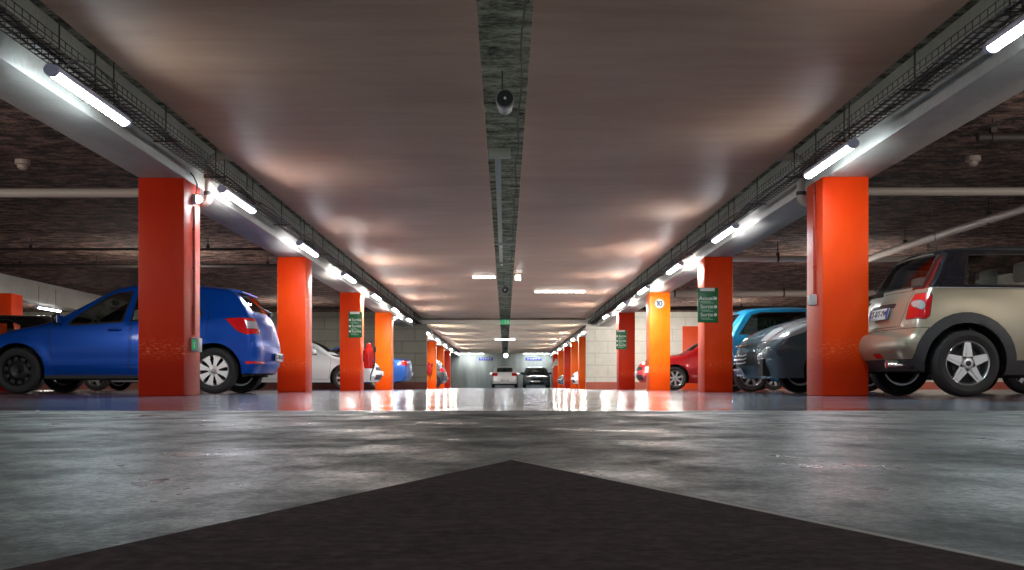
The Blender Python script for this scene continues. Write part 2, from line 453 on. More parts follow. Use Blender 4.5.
# number 10 disc
t = thing('number_sign', 'round white sign reading 10 on the orange third right column', 'sign', (3.43, 25.1, 1.94))
bm = bmesh.new(); lathe(bm, [(.105, -.012), (.105, 0)], 32); obj('disc', bm, pbr('off_white_disc', (.42, .42, .40), .7, spec=.1), t)
bm = bmesh.new(); lathe(bm, [(.092, -.014), (.105, -.014), (.105, -.012), (.092, -.012)], 32, close=True); obj('rim', bm, pbr('navy_ring', (.25, .27, .35), .5), t)
M10 = pbr('navy_numerals', (.006, .02, .06), .6)
bm = bmesh.new(); prism(bm, [(-.050, -.062), (-.022, -.062), (-.022, .062), (-.042, .062), (-.070, .040), (-.070, .016), (-.050, .028)], -.020, -.0122); obj('numeral_one', bm, M10, t, smooth=0)
bm = bmesh.new(); n = 24; o_ = [(.022 + .044 * math.cos(2 * PI * k / n), .060 * math.sin(2 * PI * k / n)) for k in range(n)]; i_ = [(.022 + .018 * math.cos(2 * PI * k / n), .036 * math.sin(2 * PI * k / n)) for k in range(n)]
for k in range(n): prism(bm, [o_[k], o_[(k + 1) % n], i_[(k + 1) % n], i_[k]], -.020, -.0122)
obj('numeral_zero', bm, M10, t, smooth=0)

# fire extinguishers under red covers
def extinguisher(loc, label, s=1.0):
    t = thing('fire_extinguisher', label, 'fire extinguisher', loc, 0, 'covered fire extinguishers')
    bm = bmesh.new()
    seg, rings = 28, []
    for z, r in ((0, .07), (.03, .088), (.10, .098), (.17, .088), (.25, .105), (.33, .098), (.41, .085), (.47, .05), (.52, .045), (.55, .028), (.56, .004)):
        rings.append([bm.verts.new((s * (r + .017 * math.sin(k * 1.35 + z * 5) * (1 - z)) * math.cos(2 * PI * k / seg), s * (r + .010 * math.sin(k * 2.1 + z * 9)) * math.sin(2 * PI * k / seg), z * s)) for k in range(seg)])
    for a, b in zip(rings, rings[1:]):
        for k in range(seg): bm.faces.new((a[k], a[(k + 1) % seg], b[(k + 1) % seg], b[k]))
    bm.faces.new(rings[0][::-1]); bm.faces.new(rings[-1])
    obj('cover', bm, REDCV, t)
    bm = bmesh.new(); tube(bm, [(.09, 0, .40), (.13, .0, .33), (.135, 0, .2), (.12, 0, .05), (.05, 0, -.12), (.03, 0, -.28)], .013); obj('hose', bm, BLACK, t)
    bm = bmesh.new(); lathe(bm, [(.028, .0), (.034, .09), (.022, .12)], 12, 'Z', (.135, 0, .36)); obj('nozzle', bm, BLACK, t)
    bm = bmesh.new(); bx(bm, -.13, -.08, -.02, .02, .15, .4); obj('bracket', bm, DARKMET, t)
    return t
extinguisher((-3.05, 25.32, .50), 'red covered fire extinguisher hanging on the third left column', 1.02)
extinguisher((-3.50, 52.27, .68), 'far red fire extinguisher on the first orange column beyond the grey block wall')

# ------------------------------------------------------------------ services under the ceiling
def tube_light_meshes():
    L = 1.47
    bm = bmesh.new()
    n = 10
    # housing: shallow trough along Y
    pr = [(-.040, .0), (-.045, .022), (-.03, .045), (.03, .045), (.045, .022), (.040, 0)]
    prism(bm, pr, .03, L - .03, 'Y')
    hs = mesh_of('housing', bm, pbr('lilac_grey_polycarbonate', (.45, .45, .58), .4))
    bm = bmesh.new()
    pr = [(-.038, .0)] + [(.038 * math.sin(-PI / 2 + PI * k / 8), -.030 * math.cos(-PI / 2 + PI * k / 8)) for k in range(0, 9)][1:-1] + [(.038, 0)]
    prism(bm, pr, .04, L - .04, 'Y')
    df = mesh_of('diffuser', bm, TUBE, 50)
    caps = []
    for y0, y1 in ((0, .045), (L - .045, L)):
        bm = bmesh.new(); pr = [(.046 * math.cos(2 * PI * k / 14), .008 + .040 * math.sin(2 * PI * k / 14)) for k in range(14)]
        prism(bm, pr, y0, y1, 'Y'); caps.append(mesh_of('end_cap', bm, pbr('cap_plastic', (.34, .36, .50), .35)))
    bm = bmesh.new(); rod(bm, (0, 0, .04), (0, 0, .54), .006, 6)
    hg = mesh_of('hanger', bm, DARKMET)
    return hs, df, caps, hg
TL = tube_light_meshes(); TL_FAR = TL[1].copy(); TL_FAR.materials.clear(); TL_FAR.materials.append(TUBE2); TL_END = TL[1].copy(); TL_END.materials.clear(); TL_END.materials.append(TUBE3); TL_MID = TL[1].copy(); TL_MID.materials.clear(); TL_MID.materials.append(TUBE1)
def tube_light(x, y, z, label, rz=0, hanger=True, group='tube lights along the beams'):
    t = thing('fluorescent_light', label, 'light', (x, y, z), rz, group)
    link('housing', TL[0], t); link('diffuser', TL[1] if y < 11 or x < -5 else TL_MID if y < 17.5 else TL_FAR if y < 40 else TL_END, t)
    for c in TL[2]: link('end_cap', c, t)
    for yy in (.2, 1.25) if hanger else (): link('hanger', TL[3], t, (-.02 if x < 0 else .02, yy, 0))
    return t
ORD = ['first', 'second', 'third', 'fourth', 'fifth', 'sixth', 'seventh', 'eighth', 'ninth', 'tenth', 'eleventh', 'twelfth']
ZL = 2.145
for k in range(7): tube_light(-2.95, 7.33 + 4.43 * k, ZL, f'lit fluorescent tube light below the left cable tray, {ORD[k]} from the camera')
for k in range(7): tube_light(2.95, (5.4, 9.55, 14.45, 18.9, 23.35, 27.8, 32.2)[k], ZL, f'lit fluorescent tube light below the right cable tray, {ORD[k]} from the camera')
for k in range(5):
    tube_light(-2.98, 42.5 + 6.3 * k, ZL, f'far lit tube light on the left beyond the block wall, {ORD[k]} of the far row')
    tube_light(2.98, 42.0 + 6.3 * k, ZL, f'far lit tube light on the right beyond the block wall, {ORD[k]} of the far row')
tube_light(-11.45, 27.6, 2.04, 'lit tube light of the second aisle seen over the blue hatchback')
# transverse ceiling lights
def ceiling_light(x, y, z, L, label, mat=TUBEW):
    t = thing('ceiling_light', label, 'light', (x, y, z))
    box('tray', -L / 2, L / 2, -.09, .09, -.02, 0, WHITEPL, t, .004)
    box('diffuser', -L / 2 + .01, L / 2 - .01, -.08, .08, -.05, -.02, mat, t, .01)
ceiling_light(1.36, 28.0, 2.475, 1.26, 'bright transverse ceiling light on the right ceiling panel')
ceiling_light(-.45, 24.3, 2.475, .5, 'short transverse ceiling light on the left of the centre slot')
ceiling_light(0, 54.7, 2.40, .95, 'very bright short light across the centre slot in the distance', TUBEB)
ceiling_light(-2.36, 79.4, 2.42, 1.7, 'lit strip light on the left above the back wall', TUBEB)
ceiling_light(2.2, 79.4, 2.42, 1.75, 'lit strip light on the right above the back wall', TUBEB)
t = thing('globe_lamp', 'round lit globe lamp at the far end of the centre slot', 'lamp', (0.05, 74, 2.12))
bm = bmesh.new(); bmesh.ops.create_uvsphere(bm, u_segments=20, v_segments=12, radius=.15); obj('globe', bm, GLOBE, t)
bm = bmesh.new(); rod(bm, (0, 0, .14), (0, 0, .58), .012); obj('stem', bm, DARKMET, t)
for x0, x1, lab in ((-1.85, -.85, 'dark blue board high on the back wall left of the silver car'), (1.45, 2.6, 'blue violet board high on the back wall above the grey saloon')):
    t = thing('wall_board', lab, 'sign', ((x0 + x1) / 2, YB, 2.02), 0)
    w = (x1 - x0) / 2
    box('panel', -w, w, -.03, 0, -.08, .13, BLUEB, t, .005)
    bm = bmesh.new()
    for k in range(5): bx(bm, -w * .8 + k * w * .34, -w * .8 + k * w * .34 + w * .2, -.034, -.03, 0, .06)
    obj('marking', bm, pbr('pale_violet', (.45, .48, .75), .5), t)

# wire cable trays
def cable_tray(side):
    x, z = side * 2.975, 2.27
    y0, y1 = 2.0, 39.2
    t = thing('cable_tray', f'wire mesh cable tray hanging along the {"left" if side < 0 else "right"} concrete beam', 'cable tray', (x, 0, z))
    bm = bmesh.new()
    for dx, dz in ((-.10, .075), (-.10, .03), (-.10, 0), (-.05, 0), (0, 0), (.05, 0), (.10, 0), (.10, .03), (.10, .075)):
        rod(bm, (dx, y0, dz), (dx, y1, dz), .0045, 4)
    y = y0
    while y < y1:
        tube(bm, [(-.10, y, .075), (-.10, y, 0), (.10, y, 0), (.10, y, .075)], .004, 4, False); y += .11
    obj('wire_basket', bm, DARKMET, t, smooth=0)
    bm = bmesh.new()
    y = 3.1; hm = None
    rod(bm, (0, 0, 0), (0, 0, .46), .007, 6); bx(bm, -.11, .11, -.012, .012, -.012, 0)
    hm = mesh_of('hanger', bm, DARKMET)
    while y < y1: link('hanger', hm, t, (0.02 * side, y, -.004)); y += 1.72
    for c in range(4):
        bm = bmesh.new(); pts = []
        for k in range(90):
            yy = y0 + (y1 - y0) * k / 89
            pts.append((-.06 + .038 * c + .015 * math.sin(k * .9 + c * 2), yy, .014 + .012 * (c % 2) + .008 * math.sin(k * 1.7 + c)))
        tube(bm, pts, .011 if c % 2 else .008, 5)
        tag(obj('cable', bm, [BLACK, pbr('grey_cable', (.16, .16, .15), .6), BLACK, pbr('brown_cable', (.09, .06, .04), .6)][c], None, (x, 0, z)),
            f'{["black", "grey", "thin black", "brown"][c]} cable lying in the {"left" if side < 0 else "right"} cable tray', 'cable', 'cables in the trays')
for s in (-1, 1): cable_tray(s)
# cable loops feeding the lights
for s, ys in ((-1, (8.05, 16.9)), (1, (10.2, 19.0))):
    for k, y in enumerate(ys):
        bm = bmesh.new(); x = s * 2.95
        tube(bm, [(x, y - .5, 2.215), (x - s * .03, y - .42, 2.30), (x - s * .06, y - .1, 2.36), (x - s * .05, y + .35, 2.34), (x, y + .62, 2.25)], .008, 6)
        tag(obj('lamp_lead', bm, pbr('grey_cable', (0, 0, 0))), f'grey lead looping over the {"left" if s < 0 else "right"} tray above the {["nearer", "farther"][k]} tube light', 'cable')

# bent drain pipes by the first columns
for s, lab in ((-1, 'bent grey drain pipe beside the top of the front left column'), (1, 'bent pale drain pipe beside the top of the front right column')):
    t = thing('drain_pipe', lab, 'pipe', (s * 3.14, 11.98, 2.2))
    bm = bmesh.new()
    pts = [(-s * .262, 0, .33), (-s * .10, 0, .33)] + [(-s * .10 + s * .10 * math.sin(a), 0, .23 + .10 * math.cos(a)) for a in (.4, .8, 1.2, PI / 2)] + [(0, 0, -.10)]
    pts += [(s * .06 - s * .06 * math.cos(a), 0, -.10 - .06 * math.sin(a)) for a in (.4, .8, 1.2, PI / 2)] + [(s * .09, 0, -.16)]
    tube(bm, pts, .046, 14); obj('pipe', bm, pbr('old_pipe_paint', (.46, .42, .36), .5), t)
    for z in (.12, -.06):
        bm = bmesh.new(); lathe(bm, [(.054, -.02), (.054, .02)], 16, 'Z', (0, 0, z)); obj('collar', bm, DARKMET, t)

def overhead_pipe(pts, r, mat, label, hang=(), cat='pipe', htop=2.7):
    t = thing('overhead_pipe', label, cat, pts[0])
    o = Vector(pts[0])
    bm = bmesh.new(); tube(bm, [Vector(p) - o for p in pts], r, 14); obj('pipe', bm, mat, t)
    for p in hang:
        q = Vector(p) - o
        bm = bmesh.new(); rod(bm, (q.x, q.y, q.z + r), (q.x, q.y, q.z + htop - p[2]), .008, 6)
        lathe(bm, [(r + .008, -.02), (r + .008, .02)], 14, 'X', tuple(q)); bx(bm, q.x - .03, q.x + .03, q.y - .03, q.y + .03, q.z + r, q.z + r + .05)
        obj('hanger', bm, PIPED, t)
def hz(p, xs): return [(x, p[1], p[2]) for x in xs]
overhead_pipe([(-11.5, 13.4, 2.39), (-3.7, 13.4, 2.39)], .055, PIPE, 'pale pipe crossing the left bays above the blue hatchback', hz((0, 13.4, 2.39), (-8.6, -4.0)))
overhead_pipe([(3.7, 13.3, 2.39), (11.5, 13.3, 2.39)], .05, PIPE, 'pale pipe crossing the right bays above the beige hatchback', hz((0, 13.3, 2.39), (3.85, 7.5)))
overhead_pipe([(3.7, 20.3, 2.39), (11.5, 20.3, 2.39)], .055, PIPE, 'pale pipe behind the front right column, nearer of two above the teal car', hz((0, 20.3, 2.39), (4.9, 7.6)))
overhead_pipe([(3.7, 28.0, 2.40), (11.5, 28.0, 2.40)], .08, PIPE, 'thick pale pipe above the red hatchback, behind the number 10 column', hz((0, 28, 2.40), (4.2, 6.9)))
overhead_pipe([(3.7, 33.0, 2.38), (11.5, 33.0, 2.38)], .06, PIPED, 'dark pipe farthest back in the right bays', hz((0, 33, 2.38), (4.2, 6.9)))
overhead_pipe([(-11.5, 22.4, 2.49), (-3.7, 22.4, 2.49)], .035, PIPED, 'thin dark pipe with hangers in the left bays, farther of two', hz((0, 22.4, 2.49), (-9.6, -8.1, -6.4, -4.7)))
overhead_pipe([(-11.5, 19.8, 2.50), (-3.7, 19.8, 2.50)], .022, PIPED, 'thin dark pipe in the left bays, nearer of two', hz((0, 19.8, 2.5), (-8.3, -5.2)))
overhead_pipe([(-11.5, 33.0, 2.38), (-3.7, 33.0, 2.38)], .05, PIPED, 'dark pipe above the white hatchback in the left bays', hz((0, 33.0, 2.38), (-6.3, -4.5)))
overhead_pipe([(6.46, 20.1, 2.365), (6.62, 17.0, 2.40), (6.9, 13.65, 2.44)], .06, PIPE, 'pale drain pipe running lengthwise over the beige hatchback', [(6.55, 18.5, 2.385), (6.72, 15.7, 2.42)])
overhead_pipe([(4.6, 11.0, 2.52), (11.0, 11.0, 2.52)], .045, PIPED, 'black conduit under the slab at the upper right', hz((0, 11, 2.52), (4.75, 5.6)))
for x, y, lab in ((-5.55, 13.0, 'small pale round detector on the rough ceiling at left'), (5.3, 12.8, 'small pale round detector on the rough ceiling at right')):
    t = thing('smoke_detector', lab, 'detector', (x, y, 2.7))
    bm = bmesh.new(); lathe(bm, [(.085, 0), (.085, -.05), (.06, -.06)], 20, 'Z'); obj('base', bm, pbr('aged_white_plastic', (.5, .42, .36), .5), t)
    bm = bmesh.new(); lathe(bm, [(.06, -.06), (.055, -.09), (.03, -.11)], 20, 'Z'); obj('sensor_head', bm, pbr('aged_white_plastic', (0, 0, 0)), t)

# things hanging in the centre slot
def speaker(x, y, z, r, label, top=2.7):
    t = thing('loudspeaker', label, 'loudspeaker', (x, y, z), 0, 'loudspeakers in the centre slot')
    bm = bmesh.new(); lathe(bm, [(r * .86, 0), (r, .015), (r, .05), (r * .86, .08), (r * .8, .30), (r * .7, .33)], 28); obj('housing', bm, pbr('grey_speaker_paint', (.20, .21, .20), .5), t)
    bm = bmesh.new(); lathe(bm, [(r * .15, -.012), (r * .84, -.012), (r * .86, 0)], 28); obj('grille', bm, BLACK, t)
    bm = bmesh.new(); lathe(bm, [(r * .14, -.02), (r * .14, -.012)], 14); obj('cone_cap', bm, WHITEPL, t)
    bm = bmesh.new(); rod(bm, (-r * .3, .12, r * .8), (-r * .3, .12, top - z), .006, 6); obj('hanger', bm, DARKMET, t)
speaker(0.0, 9.2, 2.44, .078, 'nearest black round loudspeaker hanging in the centre slot')
speaker(0.0, 26.5, 2.36, .10, 'middle black loudspeaker hanging in the centre slot')
speaker(0.0, 45.0, 2.36, .10, 'farthest black loudspeaker in the centre slot beyond the exit sign')
t = thing('ventilation_duct', 'grey duct running along the left of the centre slot', 'duct', (0, 12, 2.6))
box('duct_run', -.11, -.045, .08, 10.6, -.06, .02, DUCT, t, .006)
box('cross_box', -.175, .06, 0, .10, -.07, .03, DUCT, t, .006)
for k, (y, lab) in enumerate(((19.3, 'nearer steel bar spanning the centre slot'), (22.3, 'farther steel bar spanning the centre slot'))):
    t = thing('cross_bar', lab, 'bar', (0, y, 2.53))
    box('bar', -.178, .178, -.03, .03, -.02, .02, DUCT, t, .004); box('clamp', -.09, -.04, -.05, .05, -.05, -.02, WHITEPL, t, .006)
bm = bmesh.new(); pts = [(.13 + .012 * math.sin(k * 1.3), 4 + k * .5, 2.62 + .015 * math.sin(k * .8)) for k in range(60)]
pts.insert(6, (.15, 7.2, 2.55)); tube(bm, pts, .008, 6); tag(obj('cable', bm, BLACK), 'black cable clipped along the right of the centre slot', 'cable')
t = thing('emergency_light', 'white box hanging at the right edge of the centre slot', 'light', (.27, 23.7, 2.475))
box('housing', -.07, .07, -.03, .03, -.17, -.01, WHITEPL, t, .01); box('bracket', -.03, .03, -.02, .02, -.012, 0, GREYPL, t); box('lens', -.055, .055, -.036, -.03, -.155, -.05, GLOBE, t, .002)
t = thing('exit_sign', 'green exit sign on the white bar across the aisle', 'sign', (.02, YW - .22, 2.335))
box('panel', -.15, .15, -.03, 0, -.085, .085, EXITG, t, .006)
bm = bmesh.new()
lathe(bm, [(.014, -.034), (.014, -.03)], 10, 'Y', (.0, 0, .055)); prism(bm, [(-.015, .035), (.02, .04), (.015, -.01), (-.01, -.01)], -.034, -.03)
prism(bm, [(.0, -.005), (.015, -.005), (.04, -.06), (.025, -.065)], -.034, -.03); prism(bm, [(-.01, -.005), (.005, -.005), (-.03, -.06), (-.045, -.055)], -.034, -.03)
prism(bm, [(.06, -.065), (.11, -.065), (.11, .06), (.06, .06)], -.034, -.03); prism(bm, [(-.05, .02), (-.01, .035), (-.01, .02), (-.045, .005)], -.034, -.03)
obj('pictogram', bm, WHITEPL, t)

# ------------------------------------------------------------------ cars
def catmull(P, n):
    out = []
    for i in range(len(P) - 1):
        p0 = P[max(i - 1, 0)]; p1 = P[i]; p2 = P[i + 1]; p3 = P[min(i + 2, len(P) - 1)]
        def T(a, b): return max(1e-4, math.hypot(a[0] - b[0], a[1] - b[1]) ** .5)
        d1, d2, d3 = T(p0, p1) if i else T(p1, p2), T(p1, p2), T(p2, p3) if i + 2 < len(P) else T(p1, p2)
        L = math.hypot(p1[0] - p2[0], p1[1] - p2[1])
        m = max(2, min(n, int(L / .05) + 1))
        for k in range(m):
            t = k / m; v = []
            for c in range(len(p1)):
                a = p1[c] - (p1[c] - p0[c]) * 0
                t1 = ((p1[c] - p0[c]) / d1 - (p2[c] - p0[c]) / (d1 + d2) + (p2[c] - p1[c]) / d2) * d2 if i else (p2[c] - p1[c])
                t2 = ((p2[c] - p1[c]) / d2 - (p3[c] - p1[c]) / (d2 + d3) + (p3[c] - p2[c]) / d3) * d2 if i + 2 < len(P) else (p2[c] - p1[c])
                h = (2 * t**3 - 3 * t**2 + 1) * p1[c] + (t**3 - 2 * t**2 + t) * t1 + (-2 * t**3 + 3 * t**2) * p2[c] + (t**3 - t**2) * t2
                v.append(h)
            out.append(tuple(v))
    out.append(tuple(P[-1]))
    return out

def inpoly(a, b, poly):
    ins = False; n = len(poly)
    for i in range(n):
        x1, y1 = poly[i]; x2, y2 = poly[(i + 1) % n]
        if (y1 > b) != (y2 > b) and a < (x2 - x1) * (b - y1) / (y2 - y1) + x1: ins = not ins
    return ins

def circ(cx, cz, r, n=28): return [(cx + r * math.cos(2 * PI * k / n), cz + r * math.sin(2 * PI * k / n)) for k in range(n)]

def sstep(a, b, x):
    t = min(1, max(0, (x - a) / (b - a))); return t * t * (3 - 2 * t)

def build_body(S):
    """half shell as offset of the side outline, then cut into panels; returns list of (part name, verts, faces, seam flags)"""
    P = catmull(S['outline'], S.get('n', 6))      # (x,z,Rd,Ry,crown)
    xr = min(p[0] for p in P); xf = max(p[0] for p in P); xc = (xr + xf) / 2; hl = (xf - xr) / 2
    Wm = S['W'] / 2; wb = S['wb']; rw = S['R']; tum = S.get('tum', .34)
    b0, b1 = S['belt']
    def W(x, z):
        zb = b0 + (b1 - b0) * (x - xr) / (xf - xr)
        zs, zm = .2, S.get('zmid', .58)
        if z < zm: y = Wm - .055 * ((zm - z) / (zm - zs)) ** 2
        elif z < zb: y = Wm - .035 * ((z - zm) / (zb - zm)) ** 2
        else: y = Wm - .035 - .02 * sstep(0, .05, z - zb) - tum * (z - zb)
        y *= 1 - S.get('taper', .07) * abs((x - xc) / hl) ** 4
        for xa in (0, wb):
            r = math.hypot(x - xa, z - rw)
            ra = S['arch']
            if r > ra - .03: y += .016 * math.exp(-((r - ra) / .07) ** 2) * (1 if z < zb else 0)
        if 'crease' in S:
            zc = S['crease']; 
            if .4 < x < wb - .4: y += .014 * math.exp(-((z - zc) / .05) ** 2)
        return y
    N = len(P)
    nor = []
    for i in range(N):
        a = P[max(0, i - 1)]; b = P[min(N - 1, i + 1)]
        dx, dz = b[0] - a[0], b[1] - a[1]; L = math.hypot(dx, dz) or 1
        nor.append((dz / L, -dx / L))               # inward for a clockwise (rear->roof->front) outline
    nor[0] = (1, 0); nor[-1] = (-1, 0)
    for _ in range(2):
        nor = [nor[0]] + [tuple((nor[i - 1][c] + 2 * nor[i][c] + nor[i + 1][c]) / 4 for c in (0, 1)) for i in range(1, N - 1)] + [nor[-1]]
        nor = [(a / math.hypot(a, b), b / math.hypot(a, b)) for a, b in nor]
    bm = bmesh.new(); kind = bm.faces.layers.int.new('kind'); part = bm.faces.layers.int.new('part')
    rings = []
    NA, NB = 6, 6
    for (x, z, Rd, Ry, cr), (nx, nz) in zip(P, nor):
        D = Rd + cr
        xi, zi = x + nx * D, z + nz * D
        Wi = W(xi, zi); row = []
        for k in range(NA):
            a = k / NA; row.append((x + nx * cr * a * a, (Wi - Ry) * a, z + nz * cr * a * a))
        for k in range(NB + 1):
            th = PI / 2 * k / NB; d = cr + Rd * (1 - math.cos(th))
            row.append((x + nx * d, Wi - Ry + Ry * math.sin(th), z + nz * d))
        rings.append([bm.verts.new(v) for v in row])
    for a, b in zip(rings, rings[1:]):
        for k in range(NA + NB):
            f = bm.faces.new((a[k], a[k + 1], b[k + 1], b[k])); f[kind] = 2
    inner = [r[-1] for r in rings]
    x1, z1 = inner[-1].co.x, inner[-1].co.z; x0, z0 = inner[0].co.x, inner[0].co.z
    zs = S.get('sill', .20)
    low = []
    for k in range(1, 24):
        t = k / 24; x = x1 + (x0 - x1) * t; z = z1 + (z0 - z1) * t
        z = z + (zs - z) * sstep(0, .12, min(t, 1 - t)) 
        low.append(bm.verts.new((x, W(x, z), z)))
    ng = bm.faces.new(inner + low); ng[kind] = 1
    # flatten the side while gridding it
    for v in ng.verts: pass
    gx = S.get('grid', .075)
    def bis(co, no, fs):
        geom = list(fs) + list({e for f in fs for e in f.edges}) + list({v for f in fs for v in f.verts})
        bmesh.ops.bisect_plane(bm, geom=geom, dist=1e-5, plane_co=co, plane_no=no)
    x = xr + .05
    while x < xf:
        bis((x, 0, 0), (1, 0, 0), [f for f in bm.faces if f[kind] == 1]); x += gx
    z = .22
    while z < 1.6:
        bis((0, 0, z), (0, 0, 1), [f for f in bm.faces if f[kind] == 1]); z += gx * .8
    for v in bm.verts:
        if v.link_faces and all(f[kind] == 1 for f in v.link_faces) : v.co.y = W(v.co.x, v.co.z)
    # remaining big ngons -> triangles
    bmesh.ops.triangulate(bm, faces=[f for f in bm.faces if len(f.verts) > 4])
    bm.normal_update()
    names = ['body']
    opts = {'body': {}}
    for rg in S['regions']:
        nm, ax, poly = rg['name'], rg['ax'], rg['poly']
        if nm not in names: names.append(nm)
        opts[nm] = rg
        pid = names.index(nm)
        ia = 0 if ax == 'side' else 1
        ymin = rg.get('ymin', .3); xlim = rg.get('xlim')
        def ok(f):
            c = f.calc_center_median()
            if ax == 'side': return c.y > ymin - .12
            if xlim is not None and ((rg['end'] < 0 and c.x > xlim) or (rg['end'] > 0 and c.x < xlim)): return False
            return abs(f.normal.x) > rg.get('nx', .22)
        n = len(poly)
        for i in range(n):
            a, b = poly[i], poly[(i + 1) % n]
            lo = (min(a[0], b[0]) - .012, min(a[1], b[1]) - .012); hi = (max(a[0], b[0]) + .012, max(a[1], b[1]) + .012)
            fs = []
            for f in bm.faces:
                us = [v.co[ia] for v in f.verts]; vs = [v.co.z for v in f.verts]
                if min(us) > hi[0] or max(us) < lo[0] or min(vs) > hi[1] or max(vs) < lo[1]: continue
                if ok(f): fs.append(f)
            if not fs: continue
            du, dv = b[0] - a[0], b[1] - a[1]
            no = (dv, 0, -du) if ax == 'side' else (0, dv, -du)
            co = (a[0], 0, a[1]) if ax == 'side' else (0, a[0], a[1])
            bis(co, no, fs)
        if ax == 'side' and 'ymin' in rg:
            us0 = min(p[0] for p in poly); us1 = max(p[0] for p in poly); v0 = min(p[1] for p in poly); v1 = max(p[1] for p in poly)
            bis((0, ymin, 0), (0, 1, 0), [f for f in bm.faces if us0 - .1 < f.calc_center_median().x < us1 + .1 and v0 - .1 < f.calc_center_median().z < v1 + .1])
        bm.normal_update()
        for f in bm.faces:
            c = f.calc_center_median()
            if ax == 'side':
                if c.y < ymin: continue
                if inpoly(c.x, c.z, poly) and (not rg.get('only') or names[f[part]] in rg['only']): f[part] = pid
            else:
                if not ok(f): continue
                if inpoly(c.y, c.z, poly) and (not rg.get('only') or names[f[part]] in rg['only']): f[part] = pid
    # underbody outline before the arches go
    pan = [(v.co.x, v.co.y) for v in low]
    # mirror
    for hole in [f for f in bm.faces if names[f[part]] == 'hole']: pass
    bmesh.ops.delete(bm, geom=[f for f in bm.faces if names[f[part]] == 'hole'], context='FACES')
    geom = list(bm.verts) + list(bm.edges) + list(bm.faces)
    d = bmesh.ops.duplicate(bm, geom=geom)
    nv = [g for g in d['geom'] if isinstance(g, bmesh.types.BMVert)]; nf = [g for g in d['geom'] if isinstance(g, bmesh.types.BMFace)]
    bmesh.ops.scale(bm, vec=(1, -1, 1), verts=nv); bmesh.ops.reverse_faces(bm, faces=nf)
    bmesh.ops.remove_doubles(bm, verts=[v for v in bm.verts if abs(v.co.y) < 1e-4], dist=2e-4)
    bmesh.ops.recalc_face_normals(bm, faces=list(bm.faces))
    bm.normal_update()
    s = sum((f.normal.dot(f.calc_center_median() - Vector((xc, 0, .7)))) * f.calc_area() for f in bm.faces)
    if s < 0: bmesh.ops.reverse_faces(bm, faces=list(bm.faces))
    # seams: thin inset ring around each panel
    seam = bm.faces.layers.int.new('seam')
    for nm in names:
        w = opts[nm].get('seam', 0)
        if not w: continue
        pid = names.index(nm)
        fs = [f for f in bm.faces if f[part] == pid]
        if not fs: continue
        r = bmesh.ops.inset_region(bm, faces=fs, thickness=w, depth=0, use_even_offset=False, use_boundary=True)
        for f in r['faces']: f[seam] = 1; f[part] = pid
    return bm, names, opts, part, seam, low

